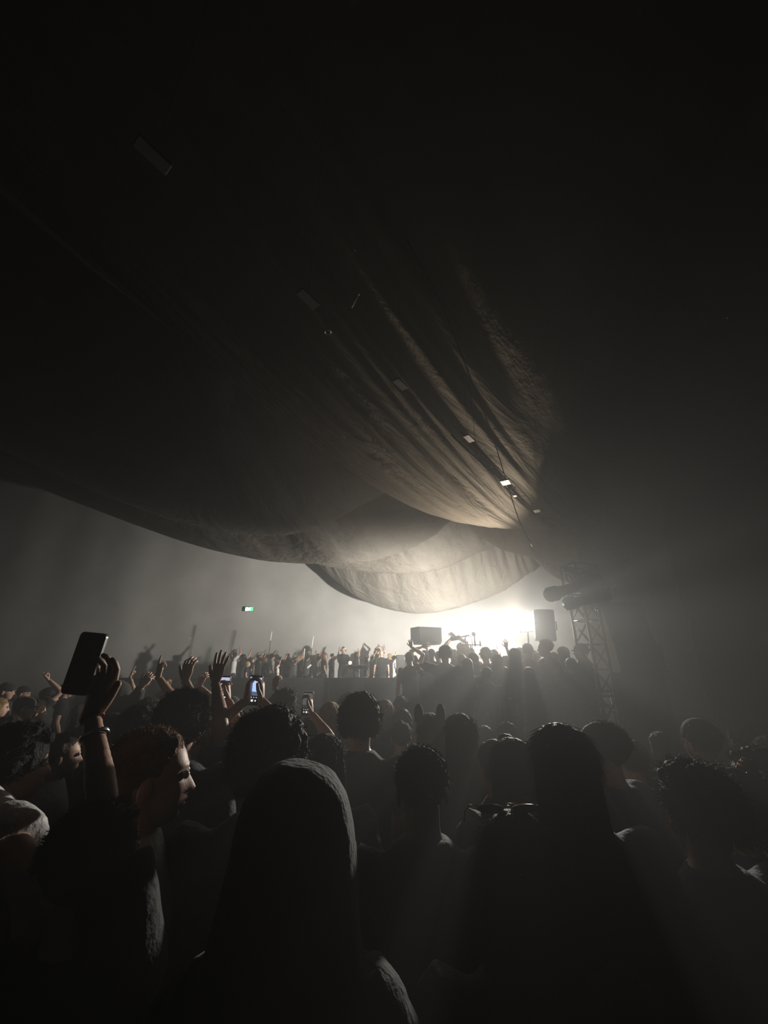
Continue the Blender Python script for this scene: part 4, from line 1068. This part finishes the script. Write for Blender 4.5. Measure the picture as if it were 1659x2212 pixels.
P_(331, 1506, 3.7, 'person pointing one finger up with a dark wrist cuff', 'short', 'brown', -0.7, lod=1, group=LG, shirt='black', skin=1, arms={'R': A(to=(342, 1462, 3.55), pose='point', pole=(0.2, 0.5, -1), wpalm=(0.6, 0.8, 0), wdir=(-0.02, 0, 1), k=1.1)})
P_(366, 1488, 5.6, 'person in dark glasses holding up an orange straw', 'messy', 'ginger', -1.1, lod=1, group=LG, arms={'R': A(to=(362, 1483, 5.4), pose='fist')})
P_(390, 1494, 3.25, 'person with an open hand raised, fingers spread and curved', 'short', 'black', -0.3, lod=1, group=LG, hat=('cap', 'charcoal'), arms={'R': A(to=(401, 1470, 2.95), pose='cup', pole=(0.6, 0.3, -1), wpalm=(0.2, 1, 0), wdir=(0, 0, 1), k=1.1)})
P_(424, 1492, 4.8, 'person with reddish hair raising a loose hand', 'short', 'ginger', -0.4, lod=1, group=LG, arms={'R': A(to=(431, 1482, 4.6), pose='relax', wdir=(0.3, 0, 1))})
P_(448, 1532, 2.55, 'person raising a wide open hand, tallest bare arm in the left crowd', 'short', 'brown', -0.2, lod=1, group=LG, shirt='charcoal', skin=1, arms={'R': A(to=(466, 1474, 2.45), pose='open', pole=(0.5, -0.3, -1), wpalm=(0.3, 1, 0), wdir=(0.08, 0, 1), k=1.05)})
P_(505, 1500, 4.6, 'person in a cap between the two glowing phones', 'short', 'brown', -1.0, lod=1, group=LG, hat=('cap', 'charcoal'))
P_(516, 1536, 3.1, 'person holding up the smaller glowing phone in one hand', 'short', 'black', -0.2, lod=1, group=LG, sleeve='short', shirt='beige', arms={'R': A(to=(493, 1510, 2.85), pose='hold', pole=(0.6, 0, -1), wpalm=(-1, -0.2, 0.1), wdir=(-0.15, 0, 1)), 'L': A(to=(474, 1512, 2.85), pose='hold', pole=(-0.6, 0, -1), wpalm=(1, 0, 0), wdir=(0.1, 0, 1))})
phone(at(483, 1487, 2.85), (0.03, 0, 1), (0.05, -1, -0.1), 'smaller glowing phone filming the stage, left of the pair', ((0.52, 0.56, 0.80), (0.10, 0.10, 0.13), 0.95), group='glowing phones')
P_(552, 1538, 2.55, 'person holding up the brightest phone with both hands', 'messy', 'brown', -0.1, lod=1, group=LG, arms={'R': A(to=(564, 1512, 2.4), pose='hold', pole=(0.8, 0, -1), wpalm=(-1, -0.1, 0.1), wdir=(-0.05, 0, 1)), 'L': A(to=(534, 1512, 2.4), pose='hold', pole=(-0.8, 0, -1), wpalm=(1, -0.1, 0), wdir=(0.05, 0, 1))})
phone(at(549, 1491, 2.42), (0.08, 0.05, 1), (0.05, -1, -0.1), 'brightest glowing phone in the left crowd, blue-white picture', ((0.36, 0.52, 0.95), (0.06, 0.09, 0.18), 1.25), group='glowing phones')
P_(585, 1508, 4.3, 'person raising a bent hand with a pale bracelet', 'short', 'brown', -0.5, lod=1, group=LG, arms={'R': A(to=(594, 1488, 4.1), pose='hold', wdir=(0.1, 0, 1), pole=(0.2, 0.3, -1))})
P_(623, 1486, 3.80, 'person with short curly hair turned right, cheek lit, red collar', 'messy', 'brown', -0.75, lod=1, group=LG, shirt='red')
P_(672, 1548, 3.2, 'person holding up a dim dark phone left of the curly dark hair', 'short', 'brown', -0.1, lod=1, group=LG, arms={'R': A(to=(672, 1540, 3.0), pose='hold', pole=(0.8, 0, -1), wpalm=(-1, 0, 0), wdir=(-0.1, 0, 1))})
phone(at(664, 1520, 3.02), (0.04, 0, 1), (0.0, -1, -0.1), 'dim grey phone held up in the middle of the crowd', ((0.16, 0.17, 0.18), (0.05, 0.05, 0.055), 0.5), group='glowing phones')
P_(716, 1514, 3.63, 'blond person with a hair band, rim of light around the head', 'long', 'blond', -0.2, lod=1, group=LG, shirt='charcoal')
P_(318, 1522, 2.68, 'person with short dark hair in front of the pointing finger', 'messy', 'black', -0.3, lod=0, group=LG)
P_(252, 1538, 3.13, 'woman with long brown hair looking right, below the blond head', 'long', 'brown', -1.0, lod=0, group=LG)
P_(498, 1592, 2.85, 'dark head between the black jacket and the tousled curls', 'short', 'black', -0.1, lod=0, group=LG, shirt='charcoal')
P_(148, 1585, 2.68, 'person behind the phone arm, cheek lit reddish', 'short', 'brown', -1.0, lod=0, group=LG, skin=0, shirt='white')
P_(30, 1545, 3.4, 'dim person above the big dark curls at the left', 'short', 'brown', -0.9, lod=1, group=LG)
P_(180, 1520, 5.6, 'dim person framed by the phone arm and the blond head', 'bob', 'brown', -0.8, lod=2, group=LG)
MG = 'people on the floor, middle'
P_(832, 1510, 4.21, 'person with light hair just right of the tall curly head', 'long', 'blond', -0.1, lod=1, group=MG)
P_(868, 1528, 3.8, 'person with flat light brown hair left of the eared hat', 'bob', 'brown', 0.0, lod=1, group=MG)
P_(866, 1557, 3.36, 'rounded brown head low between curly hair and eared hat', 'short', 'brown', 0.0, lod=1, group=MG)
P_(866, 1504, 4.63, 'faint head farthest back left of the eared hat', 'short', 'black', 0.0, lod=1, group=MG)
P_(752, 1498, 4.44, 'faint dark head just behind the tall curly hair', 'messy', 'black', 0.0, lod=1, group=MG)
P_(1045, 1566, 3.70, 'faint head right of the long wavy hair', 'long', 'brown', 0.0, lod=1, group=MG)
P_(1190, 1580, 4.0, 'dim head behind the flat-topped black hair', 'short', 'black', 0.0, lod=1, group=MG)

# ------------------------------------------------------------------ crowd standing on the stage, right half
SG = 'people standing on the stage'
def S_(px, top, Y, label, hair='short', hc='brown', yaw=0.0, **k):
    k.setdefault('lod', 2); k.setdefault('shirt', ('black', 'charcoal', 'navy', 'grey', 'black', 'olive', 'charcoal')[px % 7]); k.setdefault('sleeve', ('short', 'long', 'short', 'none')[top % 4])
    return person(px, top, Y, label, hair, hc, yaw, floor=WING_Z, group=SG, **k)
S_(960, 1394, 6.2, 'man with tousled hair on the stage, seen from behind, arms held out', 'messy', 'brown', 0.1, lod=1, broad=1.1, arms={'L': A(to=(908, 1447, 5.9), pose='relax', pole=(-1, 0, 0.2)), 'R': A(loc=(0.32, 0.25, 1.05), pose='relax')})
S_(884, 1408, 7.2, 'person on the stage with a bent bare arm raised left of the sideways speaker', 'short', 'brown', 0.2, lod=1, sleeve='none', arms={'R': A(to=(889, 1398, 7.0), pose='cup', pole=(1, 0, -0.4), wdir=(-0.15, 0, 1))})
S_(916, 1404, 7.8, 'person on the stage under the sideways speaker, one arm up', 'long', 'brown', 0.1, arms={'L': A(to=(913, 1397, 7.7), pose='open')})
S_(931, 1401, 8.6, 'short-haired person on the stage right of the speaker pole', 'short', 'black')
S_(946, 1406, 9.2, 'faint person on the stage behind the tousled man', 'short', 'brown')
S_(981, 1402, 9.40, 'person on the stage half hidden by the tousled hair', 'bob', 'brown')
S_(996, 1412, 6.86, 'dark-haired person on the stage left of the microphone stand', 'short', 'black')
S_(1008, 1420, 5.83, 'person with a rounded bob on the stage below the microphones', 'bob', 'brown')
S_(1016, 1399, 9.1, 'person on the stage directly behind the microphone pole', 'short', 'brown')
S_(994, 1388, 8.7, 'pale woman on the stage with both arms looped over her head', 'long', 'blond', 0.3, shirt='white', lod=1, arms={'L': A(to=(976, 1378, 8.7), pose='relax', pole=(-1, 0, 0.5), wdir=(0.8, 0, 0.6)), 'R': A(to=(984, 1374, 8.7), pose='relax', pole=(1, 0, 0.8), wdir=(-0.6, 0, 0.3))})
S_(1022, 1409, 6.32, 'person with long hair and a lit cheek right of the microphone pole', 'long', 'brown', -0.4, lod=1)
S_(1047, 1398, 6.98, 'person with tousled dark hair on the stage, tallest between mic and lamp', 'messy', 'black', lod=1)
S_(1066, 1402, 7.8, 'short-haired person on the stage below the small raised hand', 'short', 'brown')
S_(1072, 1412, 6.51, 'person with long straight hair edged by light, under the lamp', 'long', 'brown', lod=1)
S_(1083, 1408, 9.6, 'faint person on the stage holding up a small open hand', 'short', 'brown', 0.0, arms={'L': A(to=(1077, 1401, 9.4), pose='spread', wdir=(0, 0, 1))})
S_(1090, 1416, 7.2, 'person on the stage raising a spread hand just left of the lamp', 'short', 'brown', 0.0, lod=1, arms={'R': A(to=(1094, 1399, 7.0), pose='spread', pole=(0.3, 0, -1), wdir=(0, 0, 1), wpalm=(0, 1, 0))})
S_(1109, 1399, 6.04, 'person with long thick hair on the stage below the lamp', 'long', 'black', lod=1)
S_(1120, 1398, 8.0, 'blond person on the stage beside the long thick hair', 'long', 'blond')
S_(1137, 1390, 6.73, 'short-haired man on the stage right below the lamp', 'short', 'black', lod=1, broad=1.05)
S_(1157, 1408, 8.4, 'small faint head on the stage between the two tall men', 'short', 'brown')
S_(1174, 1381, 6.0, 'man in profile on the stage under the upright speaker, facing left', 'short', 'brown', 1.35, lod=1, face=True)
S_(1172, 1420, 5.54, 'light-haired person low in front of the profile man on the stage', 'bob', 'blond')
S_(1192, 1407, 6.37, 'person with smooth hair on the stage right of the profile man', 'bob', 'brown')
S_(1213, 1396, 6.75, 'person with long loose hair left of the quiffed man', 'long', 'brown', 0.2, lod=1)
S_(1250, 1388, 6.5, 'man with a quiff standing at the right end of the stage crowd', 'short', 'black', 0.9, lod=1, hat=('cap', 'black'))
S_(1230, 1420, 5.65, 'dim person low on the stage near the truss tower', 'short', 'black')
S_(1140, 1440, 4.96, 'dim person at the front of the stage below the lamp', 'long', 'black')
S_(1050, 1440, 5.39, 'dim person at the front of the stage below the microphones', 'short', 'brown')
S_(1205, 1446, 5.11, 'dim person at the front of the stage left of the truss tower', 'bob', 'black')

# ------------------------------------------------------------------ disc jockey and the far crowd on the riser
FG = 'far crowd on the riser'
def F_(px, top, Y, label, hair='short', hc='brown', yaw=0.0, **k):
    return person(px, top, Y, label, hair, hc, yaw, floor=RISER_Z, group=FG, lod=2, **k)
dj, djl, _ = F_(742, 1397, 15.9, 'disc jockey in black bent over the console with headphones on', 'short', 'black', -2.6, sleeve='long', arms={'R': A(loc=(0.22, 0.45, 1.05), pose='relax'), 'L': A(loc=(-0.2, 0.42, 1.05), pose='relax')})
F_(824, 1405, 13.6, 'close-cropped man right of the console, seen from behind in the haze', 'bald', 'black', 0.1, broad=1.1)
F_(509, 1408, 15.0, 'far person in a pale top with arms raised, leftmost of the far crowd', 'short', 'brown', -1.0, shirt='white', arms={'R': A(to=(519, 1402, 15), pose='open'), 'L': A(to=(500, 1406, 15.2), pose='open')})
F_(771, 1408, 16.0, 'far person behind the console with a crooked raised arm', 'long', 'brown', -1.2, arms={'R': A(to=(774, 1405, 15.8), pose='peace', pole=(1, 0, 0))})
F_(702, 1410, 15.4, 'far red-haired person left of the disc jockey', 'long', 'ginger', -1.2)
F_(818, 1400, 17.0, 'far person raising both hands behind the cropped man', 'short', 'brown', -0.8, arms={'R': A(to=(822, 1396, 17), pose='open'), 'L': A(to=(816, 1397, 17), pose='open')})
flush()

# the rest of the far crowd cannot be told apart in the haze: copies of a few figures
protos = []
for hcut, col_, sh, ar in (('short', 'black', 'charcoal', {'R': A(loc=(0.2, 0.25, 1.95), pose='open')}), ('long', 'brown', 'black', None), ('short', 'brown', 'grey', {'R': A(loc=(0.22, 0.3, 1.9), pose='open'), 'L': A(loc=(-0.2, 0.3, 1.92), pose='open')}), ('bob', 'blond', 'navy', None), ('messy', 'black', 'white', {'L': A(loc=(-0.25, 0.2, 1.9), pose='point')})):
    protos.append(None)
    protos[-1] = (hcut, col_, sh, ar)
DIM = 'dim far spectator on the riser, too faint in the haze to tell from the others'
spots = [(528, 1413, 15.6), (545, 1420, 14.8), (560, 1414, 16.6), (575, 1421, 15.2), (590, 1412, 16.8), (606, 1418, 15.6), (622, 1411, 17.2), (638, 1419, 15.9), (650, 1412, 17.0), (690, 1418, 16.5), (718, 1411, 17.4), (792, 1411, 17.2), (804, 1417, 16.4), (842, 1411, 16.0), (852, 1417, 14.6), (878, 1412, 15.2), (480, 1424, 16.2), (665, 1416, 16.0), (536, 1428, 14.0), (600, 1430, 14.0), (630, 1428, 14.2)]
made = []
for i, (x, y, Y) in enumerate(spots):
    hcut, col_, sh, ar = protos[i % 5]
    if i < 5:
        r, _, _ = person(x, y, Y, DIM, hcut, col_, -1.0, floor=RISER_Z, group='dim far spectators', lod=2, shirt=sh, arms=ar)
        made.append(r)
flush()
for i, (x, y, Y) in enumerate(spots):
    if i < 5: continue
    c = copy_tree(made[i % 5])
    p = at(x, y, Y)
    c.location = (p.x, p.y, RISER_Z); sc_ = (p.z - RISER_Z) / 1.8
    c.scale = (sc_, sc_, sc_); c.rotation_euler = (0, 0, -1.0 + random.uniform(-0.5, 0.5))

# ------------------------------------------------------------------ things worn or carried
def on(root, lp): return toworld(root, lp)
# headphones of the disc jockey
hp = empty('headphones', on(dj, HC)); tag(hp, 'headphones with pale ear cups on the disc jockey', 'headphones')
hp.rotation_euler = dj.rotation_euler
q = MB(); q.tube([V((math.cos(a) * 0.10, -0.01, math.sin(a) * 0.13)) for a in [math.pi * k / 14 for k in range(15)]], 0.012, 8); q.build('band', SILVER, hp)
for sx in (-1, 1):
    q = MB(); q.tube([(sx * 0.085, -0.01, 0), (sx * 0.115, -0.01, 0)], [0.045, 0.04], 14); q.build('ear_cup', SILVER, hp)
# sunglasses pushed up, seen from behind and above
gl = empty('sunglasses', at(1096, 1746, 1.06)); tag(gl, 'gold-rimmed sunglasses resting on top of a dark head', 'sunglasses')
LENS = mat('sunglass_lens', (0.02, 0.008, 0.02), 0.08, var=0)
def ringpts(cx, sx, k=28):
    out = []
    for j in range(k + 1):
        t = 2 * math.pi * j / k
        x = math.cos(t) * 0.029; z = math.sin(t) * (0.010 if math.sin(t) > 0 else 0.013)
        out.append(V((cx + x + sx * 0.004 * math.sin(t), -0.012 * math.sin(t), z)))
    return out
for sx in (-1, 1):
    q = MB(); q.tube(ringpts(sx * 0.038, sx), 0.0014, 8, cap=False); q.build('rim', GOLD, gl)
    q = MB(); pp = ringpts(sx * 0.038, sx); b0 = len(q.v); q.v.append((sx * 0.038, 0.0, 0.0)); q.v.extend([tuple(p) for p in pp[:-1]]); m_ = len(pp) - 1
    for j in range(m_): q.add_f((b0, b0 + 1 + j, b0 + 1 + (j + 1) % m_))
    q.build('lens', LENS, gl)
    q = MB(); q.tube([V((sx * 0.066, -0.006, 0.006)), V((sx * 0.078, 0.03, -0.002)), V((sx * 0.080, 0.09, -0.03)), V((sx * 0.078, 0.12, -0.06))], 0.0016, 6); q.build('temple', GOLD, gl)
    q = MB(); q.ball((sx * 0.012, -0.004, -0.004), (0.003, 0.002, 0.005), 8, 6); q.build('nose_pad', SILVER, gl)
q = MB(); q.tube([V((-0.010, 0, 0.002)), V((0, -0.002, 0.005)), V((0.010, 0, 0.002))], 0.0018, 8); q.tube([V((-0.022, -0.008, 0.010)), V((0, -0.008, 0.011)), V((0.022, -0.008, 0.010))], 0.0012, 8); q.build('bridge', GOLD, gl)
# white wristband at the right edge
w1, e1 = on(edge, edarm['R'][2]), on(edge, edarm['R'][1])
bracelet(w1 + (w1 - e1).normalized() * -0.005, w1 - e1, 0.031, 0.008, mat('band_white', (0.85, 0.83, 0.78), 0.5), 'wristband', 'white wristband on the raised hand at the right edge', 'wristband')
# glitter stones on the beanie
for k in range(14):
    a = V((random.gauss(0, 1), -abs(random.gauss(0, .7)), abs(random.gauss(0.3, 0.8)))).normalized()
    q = MB(); q.ball(HC + V((a.x * .094, -0.018 + a.y * .114, 0.042 + a.z * .10)), 0.006, 6, 4); o = q.build('stone', SILVER, None, False); o.parent = [c for c in spark.children if c.name.startswith('beanie')][0]
# straw and cuff in the left crowd
a, b = at(366, 1484, 5.35), at(371, 1468, 5.35)
q = MB(); q.tube([a, a.lerp(b, .7), b], 0.006, 8); tag(q.build('drinking_straw', mat('straw_orange', (0.75, 0.42, 0.12), 0.4)), 'thin orange straw raised in the left crowd', 'straw')
# backpack on the hooded person, its top edges piped with pale cord
bp = empty('backpack', toworld(hooded, (0, -0.12, 0.95)))
tag(bp, 'black backpack on the hooded person, pale piping along its lower edge', 'backpack'); bp.rotation_euler = hooded.rotation_euler
q = MB(); q.rings([(0, -0.09, z, a, d) for z, a, d in ((0.0, .11, .05), (0.03, .135, .075), (0.18, .14, .085), (0.32, .13, .075), (0.38, .10, .045))], 20, 3.0); q.build('bag', CLOTH['black'], bp)
CORD = mat('cord_pale', (0.42, 0.44, 0.34), 0.6)
for dz in (0.0, 0.022):
    q = MB(); q.tube([V((math.cos(t) * 0.137, -0.09 + math.sin(t) * 0.080, 0.20 - 0.12 * (k / 18) + dz)) for k, t in [(k, math.pi * (1.35 + 0.55 * k / 18)) for k in range(19)]], 0.004, 6); q.build('piping', CORD, bp)
for sx in (-1, 1):
    q = MB(); q.tube([V((sx * 0.09, -0.03, 0.36)), V((sx * 0.10, 0.10, 0.555)), V((sx * 0.11, 0.26, 0.44))], [(0.022, 0.006)] * 3, 8, (1, 0, 0)); q.build('strap', CLOTH['black'], bp)
